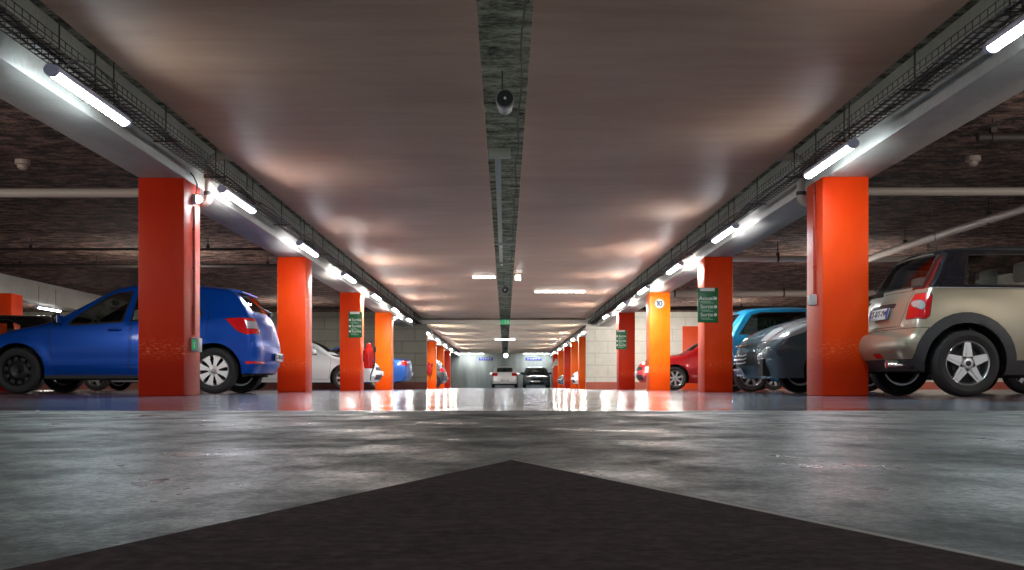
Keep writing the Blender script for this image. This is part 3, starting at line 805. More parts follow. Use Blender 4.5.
WHEELS = {}
root_outline = [None]
def wheel_meshes(R, style, width=.19):
    key = (round(R, 3), style)
    if key in WHEELS: return WHEELS[key]
    w = width
    bm = bmesh.new()
    lathe(bm, [(.655 * R, .03), (.67 * R, .010), (.74 * R, -.002), (.84 * R, -.008), (.93 * R, .002), (.975 * R, .022), (R, .045), (R, .072), (.982 * R, .074), (.982 * R, .08), (R, .082),
               (R, w - .082), (.982 * R, w - .08), (.982 * R, w - .074), (R, w - .072), (R, w - .045), (.975 * R, w - .02), (.93 * R, w), (.655 * R, w - .02)], 48, close=True)
    tyre = mesh_of('tyre', bm, RUBBER, 30)
    bm = bmesh.new()
    lathe(bm, [(.675 * R, .010), (.655 * R, .004), (.635 * R, .010), (.60 * R, .035), (.57 * R, .10), (.60 * R, .17), (.67 * R, .17)], 48, close=True)
    if style == 'star':                       # five broad spokes with a groove
        for k in range(5):
            a = 2 * PI * k / 5 + PI / 2
            for (wi, wo, y0, y1, r0, r1) in ((.17, .095, .012, .05, .10, .63), (.05, .03, .004, .014, .20, .58)):
                pr = [(r0 * R, -wi * R), (r1 * R, -wo * R), (r1 * R, wo * R), (r0 * R, wi * R)]
                prism(bm, [(p * math.cos(a) - q * math.sin(a), p * math.sin(a) + q * math.cos(a)) for p, q in pr], y0, y1)
        lathe(bm, [(.03 * R, -.004), (.14 * R, 0), (.19 * R, .012), (.19 * R, .06)], 24)
    elif style == 'cover':                    # wheel trim with eight slots
        for k in range(8):
            a = 2 * PI * k / 8 + .25
            pr = [(.14 * R, -.05 * R), (.30 * R, -.075 * R), (.50 * R, -.12 * R), (.63 * R, -.185 * R), (.63 * R, .185 * R), (.50 * R, .12 * R), (.30 * R, .075 * R), (.14 * R, .05 * R)]
            prism(bm, [(p * math.cos(a) - q * math.sin(a), p * math.sin(a) + q * math.cos(a)) for p, q in pr], .008, .03)
        lathe(bm, [(.04 * R, .0), (.14 * R, .004), (.24 * R, .012), (.24 * R, .03)], 24)
    elif style == 'steel':                    # black pressed steel
        lathe(bm, [(.06 * R, .05), (.16 * R, .045), (.30 * R, .03), (.42 * R, .045), (.47 * R, .06), (.47 * R, .09), (.05 * R, .09)], 32, close=True)
        for k in range(10):
            a = 2 * PI * k / 10
            pr = [(.44 * R, -.07 * R), (.63 * R, -.10 * R), (.63 * R, .10 * R), (.44 * R, .07 * R)]
            prism(bm, [(p * math.cos(a) - q * math.sin(a), p * math.sin(a) + q * math.cos(a)) for p, q in pr], .045, .08)
        for k in range(4):
            a = 2 * PI * k / 4 + .4
            lathe(bm, [(.03 * R, .028), (.03 * R, .06)], 8, 'Y', (.22 * R * math.cos(a), 0, .22 * R * math.sin(a)))
    else:                                     # seven / paired spokes
        for k in range(7):
            a = 2 * PI * k / 7
            pr = [(.10 * R, -.07 * R), (.63 * R, -.085 * R), (.63 * R, .085 * R), (.10 * R, .07 * R)]
            prism(bm, [(p * math.cos(a) - q * math.sin(a), p * math.sin(a) + q * math.cos(a)) for p, q in pr], .012, .04)
        lathe(bm, [(.03 * R, .0), (.16 * R, .004), (.18 * R, .04)], 24)
    rim = mesh_of('rim', bm, pbr('black_steel_wheel', (.018, .018, .02), .4, .3) if style == 'steel' else STEEL, 30)
    bm = bmesh.new(); lathe(bm, [(.56 * R, .105), (.12 * R, .10), (.02, .10), (.02, .13), (.56 * R, .13)], 32)
    lathe(bm, [(.43 * R, .062), (.43 * R, .075), (.1 * R, .075), (.1 * R, .062)], 32, close=True)
    disc = mesh_of('brake_disc', bm, pbr('brake_dark', (.05, .048, .045), .6, .4))
    bm = bmesh.new(); lathe(bm, [(.075 * R, -.006), (.09 * R, 0), (.09 * R, .03)], 20); cap = mesh_of('hub_cap', bm, BLACK if style in ('star', 'steel') else GREYPL)
    WHEELS[key] = (tyre, rim, disc, cap); return WHEELS[key]

def rear_lamp_fill(S): pass

def make_car(name, S, loc, rz, label):
    root = thing('car', label, 'car', loc, rz, S.get('group')); root_outline[0] = S['outline']
    bm, names, opts, part, seam, low = build_body(S)
    paint = S['paint']
    MAT = {'body': paint, 'front_door': paint, 'rear_door': paint, 'tailgate': paint, 'bonnet': paint, 'bumper': S.get('bumper', paint), 'roof': S.get('roof', paint), 'side_window': S.get('glass', GLS), 'rear_window': S.get('glass', GLS),
           'windshield': GLS, 'quarter_window': S.get('glass', GLS), 'tail_light': LRED, 'tail_light_lens': LWHT, 'headlight': LWHT, 'pillar_trim': pbr('gloss_black_trim', (.010, .011, .016), .08, 0, 1), 'grille': BLACK,
           'wheel_arch_trim': pbr('arch_trim', (.035, .037, .042), .55), 'sill_trim': pbr('arch_trim', (0, 0, 0)), 'valance': pbr('arch_trim', (0, 0, 0)), 'fuel_flap': paint, 'fog_lamp': LWHT, 'reflector': LRED, 'intake': BLACK, 'garnish': BLACK}
    buckets = {}
    for f in bm.faces:
        nm = names[f[part]]
        sd = (1 if f.calc_center_median().y > 0 else -1) if opts[nm].get('ax') == 'side' else 0
        buckets.setdefault((nm, sd, nm == 'wheel_arch_trim' and f.calc_center_median().x > S['wb'] / 2), []).append(f)
    for (nm, sd, _e), fs in buckets.items():
        idx, vs, ff, mi = {}, [], [], []
        for f in fs:
            row = []
            for v in f.verts:
                if v not in idx: idx[v] = len(vs); vs.append(tuple(v.co))
                row.append(idx[v])
            ff.append(row); mi.append(f[seam])
        me = bpy.data.meshes.new(nm); me.from_pydata(vs, [], ff)
        me.materials.append(MAT[nm]); me.materials.append(pbr('panel_seam', (.006, .006, .007), .7))
        me.polygons.foreach_set('material_index', mi); me.shade_smooth(); me.set_sharp_from_angle(angle=math.radians(40))
        link(nm if not nm.endswith('_lens') else 'tail_light_lens', me, root)
    W2 = S['W'] / 2
    xr = min(p[0] for p in S['outline']); xf = max(p[0] for p in S['outline'])
    wb, R, ra = S['wb'], S['R'], S['arch']
    # underbody pan with arch liners
    b2 = bmesh.new()
    bx(b2, xr + .22, -ra, -W2 + .16, W2 - .16, S.get('sill', .2) + .06, .42); bx(b2, -ra, ra, -W2 + .30, W2 - .30, .24, .44)
    bx(b2, ra, wb - ra, -W2 + .10, W2 - .10, .185, .36); bx(b2, wb - ra, wb + ra, -W2 + .28, W2 - .28, .22, .60)
    bx(b2, wb + ra, xf - .20, -W2 + .22, W2 - .22, .23, .45)
    tube(b2, [(0, -W2 + .25, R), (0, W2 - .25, R)], .04, 8); tube(b2, [(wb, -W2 + .25, R), (wb, W2 - .25, R)], .035, 8)
    for xa in (0, wb):
        for s in (-1, 1):
            n = 14; r1 = ra - .012 + .02
            pts = [(xa + r1 * math.cos(PI * k / n - 0.0), R + r1 * math.sin(PI * k / n)) for k in range(n + 1)]
            pts = [(xa + r1, R - .08)] + pts + [(xa - r1, R - .08)]
            ya, yb = s * (W2 - .05), s * (W2 - .32)
            A = [b2.verts.new((x, ya, z)) for x, z in pts]; B = [b2.verts.new((x, yb, z)) for x, z in pts]
            for k in range(len(pts) - 1): b2.faces.new((A[k], A[k + 1], B[k + 1], B[k]))
            b2.faces.new(B)
    obj('underbody', b2, UNDER, root, smooth=30)
    # wheels
    for i, (xa, s) in enumerate(((0, -1), (0, 1), (wb, -1), (wb, 1))):
        st = S['rims'][0 if xa == 0 else 1]
        ty, rim, disc, cap = wheel_meshes(R, st)
        w = link('wheel', ty, root, (xa, s * (W2 - S.get('track_in', .015)), R), (0, 0 if s < 0 else 0, 0 if s < 0 else PI))
        w.rotation_euler = (0, S.get('spin', .3) + i, 0) if s < 0 else (0, S.get('spin', .3) + i, PI)
        link('rim', rim, w); link('brake_disc', disc, w); link('hub_cap', cap, w)
    # interior
    if S.get('interior', True):
        for nm, x, ys, h in (('seat', S.get('seat_x', 1.05), (-.36, .36), .62), ('seat', .10 + S.get('rseat', 0), (-.32, .32), .55)):
            for y in ys:
                b2 = bmesh.new()
                bx(b2, x - .05, x + .48, y - .24, y + .24, .36, .56, .05)
                prism_pts = [(x - .02, .50), (x + .13, .50), (x - .07, .50 + h * .92), (x - .18, .50 + h * .92)]
                prism(b2, prism_pts, y - .22, y + .22)
                bx(b2, x - .235, x - .135, y - .13, y + .13, .50 + h * .96, .50 + h * 1.27, .035)
                rod(b2, (x - .17, y - .06, .5 + h * .85), (x - .18, y - .06, .5 + h), .008, 6)
                obj(nm, b2, S.get('seatmat', INTER), root)
        b2 = bmesh.new(); dx = S.get('dash_x', wb - .55)
        prism(b2, [(dx - .12, .55), (dx - .16, .86), (dx + .05, .93), (dx + .42, .90), (dx + .42, .55)], -W2 + .16, W2 - .16); obj('dashboard', b2, INTER, root)
        b2 = bmesh.new(); c = Vector((dx - .33, .36, .86)); ax = Vector((-.85, 0, .5)).normalized(); u = Vector((0, 1, 0)); v = ax.cross(u)
        ring = [c + (u * math.cos(2 * PI * k / 24) + v * math.sin(2 * PI * k / 24)) * .185 for k in range(25)]
        tube(b2, ring, .016, 8, False); tube(b2, [c - u * .18, c, c + u * .18], .014, 6); tube(b2, [c, c - ax * .25], .03, 6)
        obj('steering_wheel', b2, pbr('wheel_grey', (.09, .095, .10), .5), root)
        b2 = bmesh.new(); xm = S.get('mirror_in', dx - .42); bx(b2, xm, xm + .03, -.12, .12, 1.22, 1.29, .012); obj('interior_mirror', b2, INTER, root)
    # door mirrors
    if 'mirror' in S:
        mx, mz = S['mirror']
        for s in (-1, 1):
            b2 = bmesh.new()
            bmesh.ops.create_uvsphere(b2, u_segments=16, v_segments=10, radius=1)
            for v in b2.verts:
                v.co = Vector((mx + v.co.x * .075 * (1.0 if v.co.x > 0 else .35), s * (W2 + .055) + v.co.y * .125, mz + v.co.z * .078))
            tube(b2, [(mx, s * (W2 - .09), mz - .05), (mx, s * (W2 + .0), mz - .04)], .028, 8)
            mo = obj('door_mirror', b2, S.get('mirror_mat', paint), root)
            b2 = bmesh.new(); prism(b2, [(s * (W2 - .045), mz - .055), (s * (W2 + .155), mz - .05), (s * (W2 + .16), mz + .045), (s * (W2 - .04), mz + .055)], mx - .03, mx - .022, 'X')
            obj('mirror_glass', b2, CHROME, mo)
    for (x, z) in S.get('handles', ()):
        for s in (-1, 1):
            b2 = bmesh.new(); tube(b2, [(x - .09, s * (W2 - .04), z), (x - .075, s * (W2 + .012), z + .002), (x + .075, s * (W2 + .012), z + .004), (x + .09, s * (W2 - .04), z + .004)], .014, 8); obj('door_handle', b2, S.get('handle_mat', paint), root)
    if 'plate_r' in S:
        make_plate(root, S['plate_r'], -1, S.get('plate_txt', ''))
    if 'plate_f' in S:
        make_plate(root, S['plate_f'], 1, S.get('plate_txt', ''))
    if 'wiper' in S:
        (x, z, x2, z2) = S['wiper']
        b2 = bmesh.new(); tube(b2, [(x, 0, z), (x - .045, .02, z + .02), (x2 - .03, .28, z2)], [.018, .014, .007], 8); bx(b2, x - .05, x, -.05, .05, z - .03, z + .03, .012); obj('wiper', b2, BLACK, root)
    if 'spoiler' in S:
        b2 = bmesh.new(); x, z, w = S['spoiler']
        prism(b2, [(x, z - .012), (x + .02, z + .012), (x + .18, z + .045), (x + .18, z + .0)], -w, w); obj('spoiler', b2, paint, root)
    if 'exhaust' in S:
        x, y, z = S['exhaust']
        b2 = bmesh.new(); lathe(b2, [(.034, -.09), (.038, -.095), (.038, .10), (.032, .10)], 20, 'X', (x, y, z)); obj('exhaust_tip', b2, CHROME, root)
    return root

def make_plate(root, spec, e, txt):
    x, z, tilt, w = spec
    h = .11
    P = catmull(root_outline[0], 6); n = len(P)
    half = P[:n // 2] if e < 0 else P[n // 2:]
    def xa(zz):
        best = None
        for a, b in zip(half, half[1:]):
            if (a[1] - zz) * (b[1] - zz) <= 0 and a[1] != b[1]:
                best = a[0] + (b[0] - a[0]) * (zz - a[1]) / (b[1] - a[1])
                if e < 0: break
        return best if best is not None else x
    x1, x2 = xa(z - h / 2), xa(z + h / 2)
    tilt = math.atan2((x2 - x1) * (1 if e < 0 else -1), h); x = (x1 + x2) / 2 + e * .012
    p = link('license_plate', None, root) if False else None
    bm = bmesh.new(); bx(bm, -w / 2, w / 2, -.008, 0, -h / 2, h / 2, .003)
    p = obj('license_plate', bm, PLATE, root, (x, 0, z))
    p.rotation_euler = (Matrix.Rotation(-PI / 2 if e < 0 else PI / 2, 3, 'Z') @ Matrix.Rotation(-tilt, 3, 'X')).to_euler()
    box('plate_band', -w / 2, -w / 2 + .045, -.0095, -.008, -h / 2, h / 2, PLATEB, p)
    box('plate_band', w / 2 - .045, w / 2, -.0095, -.008, -h / 2, h / 2, PLATEB, p)
    if txt:
        me = text_mesh(txt, .085, bold=.0005); me.materials.append(INK); link('plate_number', me, p, (0.0, -.009, 0), (PI / 2, 0, 0))
    return p

def paint(name, col, metal=.35, rough=.32, coat=.6, spec=.4): return pbr(name, col, rough, metal, coat, backdark=True, spec=spec)

# generic outlines: (x, z, inset radius, lateral radius, crown)
def hatch(wb, rear, front, roof=1.50, base_r=1.02, hood=.95, cowl=None):
    c = cowl or wb - .36
    return [(-rear + .10, .27, .10, .28, .06), (-rear + .02, .38, .12, .30, .08), (-rear, .54, .13, .32, .09), (-rear + .03, .70, .12, .30, .08),
            (-rear + .07, .86, .10, .26, .06), (-rear + .15, base_r, .09, .20, .05), (-rear + .30, base_r + .22, .07, .18, .05), (-rear + .44, roof - .10, .06, .18, .04), (-rear + .58, roof - .035, .06, .20, .03),
            (.35, roof - .008, .06, .22, .03), (.85, roof, .06, .22, .03), (1.25, roof - .03, .06, .22, .03), (1.50, roof - .10, .06, .20, .04), (c - .32, hood + .27, .06, .16, .05), (c, hood + .05, .06, .18, .05),
            (c + .10, hood + .005, .07, .24, .05), (wb + .12, hood - .06, .07, .26, .05), (wb + front - .38, hood - .14, .08, .30, .06), (wb + front - .14, hood - .24, .10, .34, .10), (wb + front - .03, hood - .37, .13, .36, .12),
            (wb + front, .46, .14, .36, .12), (wb + front - .01, .33, .13, .36, .10), (wb + front - .10, .21, .10, .34, .08)]

def std_regions(wb, R, ra, roof, hood, rear, front, cowl=None, three_door=False, extra=()):
    c = cowl or wb - .36; b = .95
    rg = []
    rg.append(dict(name='tailgate', ax='end', end=-1, xlim=.15, nx=.12, poly=[(-.02, .60), (.60, .60), (.62, 1.0), (.52, roof - .07), (-.02, roof - .06)], seam=.006))
    rg.append(dict(name='bonnet', ax='end', end=1, xlim=wb - .30, nx=.03, poly=[(-.02, hood - .30), (.45, hood - .26), (.62, hood - .12), (.64, hood + .03), (-.02, hood + .03)], seam=.006, only=('body',)))
    rg.append(dict(name='rear_window', ax='end', end=-1, xlim=.15, poly=[(-.02, 1.06), (.50, 1.06), (.53, 1.12), (.46, roof - .12), (-.02, roof - .10)], seam=.02))
    rg.append(dict(name='windshield', ax='end', end=1, xlim=1.2, nx=.2, poly=[(-.02, hood + .07), (.60, hood + .07), (.47, roof - .08), (-.02, roof - .055)], seam=.02))
    rg.append(dict(name='front_door', ax='side', poly=[(1.02, .28), (wb - ra - .03, .28), (wb - ra + .02, .60), (wb - ra + .03, hood - .05), (c - .22, hood + .02), (1.55, roof - .14), (1.40, roof - .09), (1.02, roof - .07)], ymin=.45, seam=.006))
    rg.append(dict(name='rear_door', ax='side', poly=[(.33, .28), (1.0, .28), (1.0, roof - .07), (.35, roof - .08), (.02, 1.02), (.02, .78), (.28, .62)], ymin=.45, seam=.006))
    rg.append(dict(name='side_window', ax='side', poly=[(1.10, b), (c - .33, b - .05), (1.54, roof - .20), (1.38, roof - .13), (1.08, roof - .11)], ymin=.4, seam=.016))
    rg.append(dict(name='quarter_window', ax='side', poly=[(.10, b + .07), (.97, b + .01), (.97, roof - .11), (.45, roof - .13), (.20, roof - .24)], ymin=.4, seam=.016))
    rg.append(dict(name='tail_light', ax='side', poly=[(-rear + .34, 1.0), (-rear - .1, 1.0), (-rear - .1, .80), (-rear + .30, .80)], ymin=.48, seam=.006))
    rg.append(dict(name='headlight', ax='side', poly=[(wb + front - .62, hood - .10), (wb + front - .40, hood - .26), (wb + front + .1, hood - .32), (wb + front + .1, hood - .20), (wb + front - .30, hood - .12)], ymin=.38, seam=.006))
    rg.append(dict(name='grille', ax='end', end=1, xlim=wb + .3, poly=[(-.02, .50), (.40, .52), (.36, .60), (-.02, .61)], seam=.01))
    rg.append(dict(name='intake', ax='end', end=1, xlim=wb + .3, poly=[(-.02, .27), (.46, .27), (.52, .40), (-.02, .40)], seam=.01))
    rg += list(extra)
    for xa in (0, wb): rg.append(dict(name='hole', ax='side', poly=circ(xa, R, ra, 30), ymin=.42))
    return rg

def generic(paintm, wb=2.55, rear=.68, front=.85, roof=1.48, W=1.74, hood=.95, R=.305, rims=('seven', 'seven'), **kw):
    ra = R + .055
    S = dict(outline=hatch(wb, rear, front, roof, hood=hood), W=W, wb=wb, R=R, arch=ra, belt=(.98, .90), paint=paintm, rims=rims,
             regions=std_regions(wb, R, ra, roof, hood, rear, front), mirror=(wb - .78, .99), handles=((.62, .88), (1.20, .86)), plate_r=(-rear - .09, .50, 0, .5), plate_f=(wb + front + .005, .44, 0, .5), grid=.1)
    S.update(kw); return S

# --- blue hatchback, left foreground
def blue_spec():
    wb, R, ra = 2.589, .305, .365
    O = [(-.58, .27, .10, .26, .06), (-.665, .37, .12, .28, .08), (-.69, .52, .13, .30, .09), (-.675, .66, .12, .28, .08), (-.635, .80, .11, .25, .07), (-.585, .95, .10, .22, .06),
         (-.50, 1.09, .09, .18, .05), (-.38, 1.27, .07, .16, .05), (-.275, 1.375, .05, .16, .04), (-.17, 1.425, .06, .18, .03), (.2, 1.475, .06, .22, .03), (.65, 1.515, .06, .22, .03), (1.05, 1.505, .06, .22, .03),
         (1.38, 1.445, .06, .20, .04), (1.80, 1.225, .06, .16, .05), (2.16, 1.025, .06, .18, .05), (2.30, .985, .07, .24, .05), (2.70, .90, .07, .26, .05), (3.02, .80, .08, .30, .06), (3.24, .69, .10, .34, .10), (3.35, .56, .13, .36, .12),
         (3.38, .44, .14, .36, .12), (3.36, .32, .13, .36, .10), (3.28, .21, .10, .34, .08)]
    rg = [dict(name='tailgate', ax='end', end=-1, xlim=.1, nx=.12, poly=[(-.02, .64), (.56, .64), (.60, .78), (.54, 1.0), (.50, 1.365), (-.02, 1.37)], seam=.007),
          dict(name='rear_window', ax='end', end=-1, xlim=.1, poly=[(-.02, 1.09), (.50, 1.10), (.54, 1.16), (.50, 1.355), (-.02, 1.36)], seam=.02),
          dict(name='windshield', ax='end', end=1, xlim=1.2, poly=[(-.02, 1.05), (.60, 1.05), (.48, 1.42), (-.02, 1.44)], seam=.02),
          dict(name='bonnet', ax='end', end=1, xlim=2.25, nx=.03, poly=[(-.02, .70), (.55, .76), (.66, .88), (.66, 1.0), (-.02, 1.0)], seam=.006, only=('body',)),
          dict(name='front_door', ax='side', ymin=.45, seam=.007, poly=[(1.12, .26), (2.08, .26), (2.14, .50), (2.16, .86), (2.02, .94), (1.52, 1.32), (1.36, 1.40), (1.02, 1.43), (1.10, .95)]),
          dict(name='rear_door', ax='side', ymin=.45, seam=.007, poly=[(.36, .26), (1.10, .26), (1.08, .95), (1.0, 1.43), (.42, 1.41), (.15, 1.28), (.06, 1.02), (.10, .76), (.30, .62)]),
          dict(name='side_window', ax='side', ymin=.4, seam=.02, poly=[(1.21, .945), (1.78, .905), (1.93, .905), (1.86, 1.0), (1.47, 1.28), (1.33, 1.345), (1.11, 1.365)]),
          dict(name='quarter_window', ax='side', ymin=.4, seam=.02, poly=[(.16, 1.03), (1.10, .955), (1.04, 1.37), (.48, 1.345), (.24, 1.235)]),
          dict(name='tail_light', ax='side', ymin=.60, seam=.006, poly=[(-.14, .995), (-.30, 1.01), (-.45, 1.01), (-.80, .98), (-.80, .80), (-.42, .78), (-.30, .83)]),
          dict(name='tail_light_lens', ax='side', ymin=.40, poly=[(-.415, .965), (-.80, .955), (-.80, .865), (-.44, .865)], only=('tail_light',)),
          dict(name='headlight', ax='side', ymin=.38, seam=.006, poly=[(2.80, .80), (2.95, .66), (3.5, .58), (3.5, .72), (3.1, .78)]),
          dict(name='reflector', ax='side', ymin=.5, poly=[(-.42, .395), (-.62, .395), (-.62, .43), (-.42, .43)]),
          dict(name='grille', ax='end', end=1, xlim=3, poly=[(-.02, .52), (.42, .54), (.38, .64), (-.02, .64)]),
          dict(name='sill_trim', ax='side', ymin=.5, poly=[(.30, .18), (2.25, .18), (2.25, .245), (.30, .245)])]
    for xa in (0, wb): rg.append(dict(name='hole', ax='side', poly=circ(xa, R, ra, 32), ymin=.42))
    return dict(outline=O, W=1.733, wb=wb, R=R, arch=ra, belt=(1.02, .88), tum=.40, paint=paint('cobalt_blue_paint', (.001, .062, .39), .3, .30, .25, .2), rims=('cover', 'steel'), regions=rg, crease=.36, mirror=(2.02, .98), mirror_mat=BLACK,
                handles=((.42, .90), (1.30, .84)), plate_r=(-.765, .50, .05, .50), plate_txt='CV-204-KD', wiper=(-.545, 1.09, -.42, 1.20), spoiler=(-.31, 1.372, .46), seatmat=INTERL, seat_x=.98, dash_x=1.98, grid=.07)

make_car('car', blue_spec(), (-3.845, 15.74, 0), PI, 'blue five-door hatchback parked behind the deep red front left column')

# --- beige hatchback, right foreground
def beige_spec():
    wb, R, ra = 2.467, .306, .372
    O = [(-.48, .24, .08, .22, .05), (-.575, .31, .10, .26, .07), (-.66, .42, .09, .22, .06), (-.665, .52, .09, .22, .06), (-.63, .59, .07, .21, .06), (-.53, .64, .06, .17, .07), (-.50, .76, .06, .15, .06), (-.46, .90, .06, .15, .06),
         (-.385, 1.01, .06, .15, .05), (-.29, 1.17, .05, .13, .05), (-.20, 1.325, .05, .13, .04), (-.13, 1.395, .05, .16, .03), (.15, 1.43, .05, .18, .03), (.6, 1.445, .05, .18, .03), (1.1, 1.43, .05, .18, .03), (1.42, 1.36, .05, .18, .03),
         (1.74, 1.15, .05, .15, .05), (1.98, .985, .06, .18, .05), (2.10, .96, .07, .24, .05), (2.5, .90, .08, .28, .06), (2.82, .80, .10, .32, .08), (2.98, .66, .12, .34, .10), (3.06, .50, .12, .34, .11), (3.08, .36, .12, .34, .1), (2.99, .22, .1, .32, .08)]
    A = [(R, 0)]
    def ring(xa, r): return [(xa + r * math.cos(a), R + r * math.sin(a)) for a in [(-.10 + (PI + .2) * k / 20) for k in range(21)]]
    rg = [dict(name='roof', ax='side', ymin=-.2, seam=0, poly=[(-.40, 1.36), (-.40, 1.6), (1.7, 1.6), (1.7, 1.36)]),
          dict(name='pillar_trim', ax='side', ymin=.45, seam=0, poly=[(-.42, 1.005), (2.1, .965), (1.55, 1.36), (-.30, 1.36)]),
          dict(name='tailgate', ax='end', end=-1, xlim=.05, nx=.2, poly=[(-.02, .66), (.46, .66), (.53, .80), (.52, 1.0), (-.02, 1.005)], seam=.007),
          dict(name='rear_window', ax='end', end=-1, xlim=.05, poly=[(-.02, 1.03), (.60, 1.03), (.56, 1.345), (-.02, 1.35)], seam=.018),
          dict(name='garnish', ax='end', end=-1, xlim=.05, poly=[(-.02, .855), (.30, .855), (.31, .885), (-.02, .89)]),
          dict(name='windshield', ax='end', end=1, xlim=1.3, poly=[(-.02, 1.0), (.58, 1.0), (.50, 1.33), (-.02, 1.34)], seam=.02),
          dict(name='front_door', ax='side', ymin=.45, seam=.007, only=('body',), poly=[(.70, .32), (1.95, .32), (2.02, .60), (2.0, .97), (.80, 1.0), (.74, .70)]),
          dict(name='quarter_window', ax='side', ymin=.4, seam=.008, poly=[(.0, 1.03), (.74, 1.015), (.74, 1.325), (.06, 1.315)]),
          dict(name='side_window', ax='side', ymin=.4, seam=.008, poly=[(.80, 1.015), (1.78, 1.0), (1.50, 1.27), (1.38, 1.30), (.80, 1.30)]),
          dict(name='tail_light', ax='side', ymin=.56, seam=.008, poly=[(-.56, .73), (-.37, .71), (-.33, .74), (-.30, .93), (-.32, .965), (-.56, .955)]),
          dict(name='tail_light_lens', ax='side', ymin=.40, poly=[(-.395 + .026 * math.cos(k * PI / 7), .85 + .046 * math.sin(k * PI / 7)) for k in range(14)], only=('tail_light',)),
          dict(name='headlight', ax='side', ymin=.35, poly=circ(2.75, .72, .12, 16)),
          dict(name='bumper', ax='side', ymin=-.2, seam=.006, only=('body',), poly=[(-.8, .34), (-.8, .64), (-.34, .64), (-.34, .34)]),
          dict(name='valance', ax='side', ymin=-.2, poly=[(-.8, .15), (-.8, .345), (-.42, .345), (-.30, .30), (-.30, .15)]),
          dict(name='reflector', ax='end', end=-1, xlim=0, poly=[(.22, .365), (.35, .365), (.35, .405), (.22, .405)]),
          dict(name='sill_trim', ax='side', ymin=.5, poly=[(.30, .15), (2.2, .15), (2.2, .335), (.30, .335)]),
          dict(name='wheel_arch_trim', ax='side', ymin=.5, seam=0, poly=circ(0, R, .47, 34)), dict(name='wheel_arch_trim', ax='side', ymin=.5, poly=circ(wb, R, .47, 34))]
    for xa in (0, wb): rg.append(dict(name='hole', ax='side', poly=circ(xa, R, ra, 34), ymin=.42))
    return dict(outline=O, W=1.70, wb=wb, R=R, arch=ra, belt=(1.0, .965), tum=.22, taper=.10, paint=paint('champagne_beige_paint', (.385, .35, .265), .45, .30), roof=pbr('dark_roof_paint', (.035, .045, .05), .2, .2, 1, backdark=True),
                rims=('star', 'star'), regions=rg, spin=.0, mirror=(1.85, 1.03), plate_r=(-.565, .80, .18, .5), plate_txt='CF-877-YW', wiper=(-.47, 1.0, -.42, 1.07), exhaust=(-.535, -.52, .305),
                seatmat=INTERL, seat_x=.95, rseat=.12, dash_x=1.75, grid=.07, handles=((.92, .86),), handle_mat=CHROME, track_in=-.012, zmid=.62)
bc = make_car('car', beige_spec(), (4.19, 11.16, 0), math.radians(2.2), 'beige compact hatchback with a dark roof and star wheels at the right edge')
bm = bmesh.new(); lathe(bm, [(.018, 0), (.012, .03), (.004, .05)], 10, 'Z', (0, 0, 0)); tube(bm, [(0, 0, .03), (-.06, 0, .46)], [.004, .002], 6)
obj('antenna', bm, BLACK, bc, (.08, .0, 1.385))
bm = bmesh.new(); tube(bm, [(-.34, -.80, 1.003), (.3, -.815, .999), (1.0, -.815, .99), (1.8, -.80, .975)], .004, 6); obj('belt_moulding', bm, GREYPL, bc)

# --- dark grey car, nose to the aisle
S = generic(paint('dark_slate_paint', (.07, .11, .135), .35, .22), wb=2.508, rear=.70, front=1.05, roof=1.47, W=1.77, R=.31, hood=1.0)
S['outline'] = hatch(2.608, .70, .95, 1.47, hood=1.0)[:15] + [(2.36, 1.06, .07, .24, .05), (2.63, 1.025, .07, .26, .05), (3.02, .925, .08, .30, .06), (3.30, .82, .14, .44, .12), (3.44, .74, .18, .50, .15), (3.52, .62, .22, .54, .17), (3.555, .50, .24, .54, .18), (3.55, .36, .24, .54, .18), (3.46, .20, .2, .5, .16)]
S['regions'] = [r for r in S['regions'] if r['name'] not in ('headlight', 'grille', 'intake', 'bonnet')]
S['regions'] += [dict(name='bonnet', ax='end', end=1, xlim=2.3, nx=.03, poly=[(-.02, .72), (.30, .74), (.52, .84), (.66, .94), (.66, 1.08), (-.02, 1.08)], seam=.008, only=('body',)),
                 dict(name='headlight', ax='side', ymin=.34, seam=.008, poly=[(2.66, .985), (2.86, .78), (3.10, .70), (3.6, .67), (3.6, .76), (3.10, .90)]),
                 dict(name='grille', ax='end', end=1, xlim=3, poly=[(-.02, .60), (.33, .615), (.32, .67), (-.02, .66)]),
                 dict(name='intake', ax='end', end=1, xlim=3, poly=[(-.02, .36), (.36, .38), (.35, .55), (-.02, .55)], seam=.01),
                 dict(name='fog_lamp', ax='end', end=1, xlim=3, poly=circ(.58, .43, .040, 12))]
S.update(plate_f=(3.575, .285, -.05, .5), plate_txt='BM-516-QT', grid=.07)
gc = make_car('car', S, (6.68, 15.25, 0), PI, 'dark slate hatchback with its nose to the aisle beside the front right column')
for z in (.40, .45, .50, .635):
    bm = bmesh.new(); pts = [(3.565 - .13 * (abs(y) / .5) ** 2.0 - (z - .45) * .12, y, z + .015 * (1 if abs(y) > .3 else 0)) for y in (-.34, -.27, -.2, -.1, 0, .1, .2, .27, .34)]
    tube(bm, pts, .010, 6); obj('grille_bar', bm, CHROME if z > .6 else GREYPL, gc)
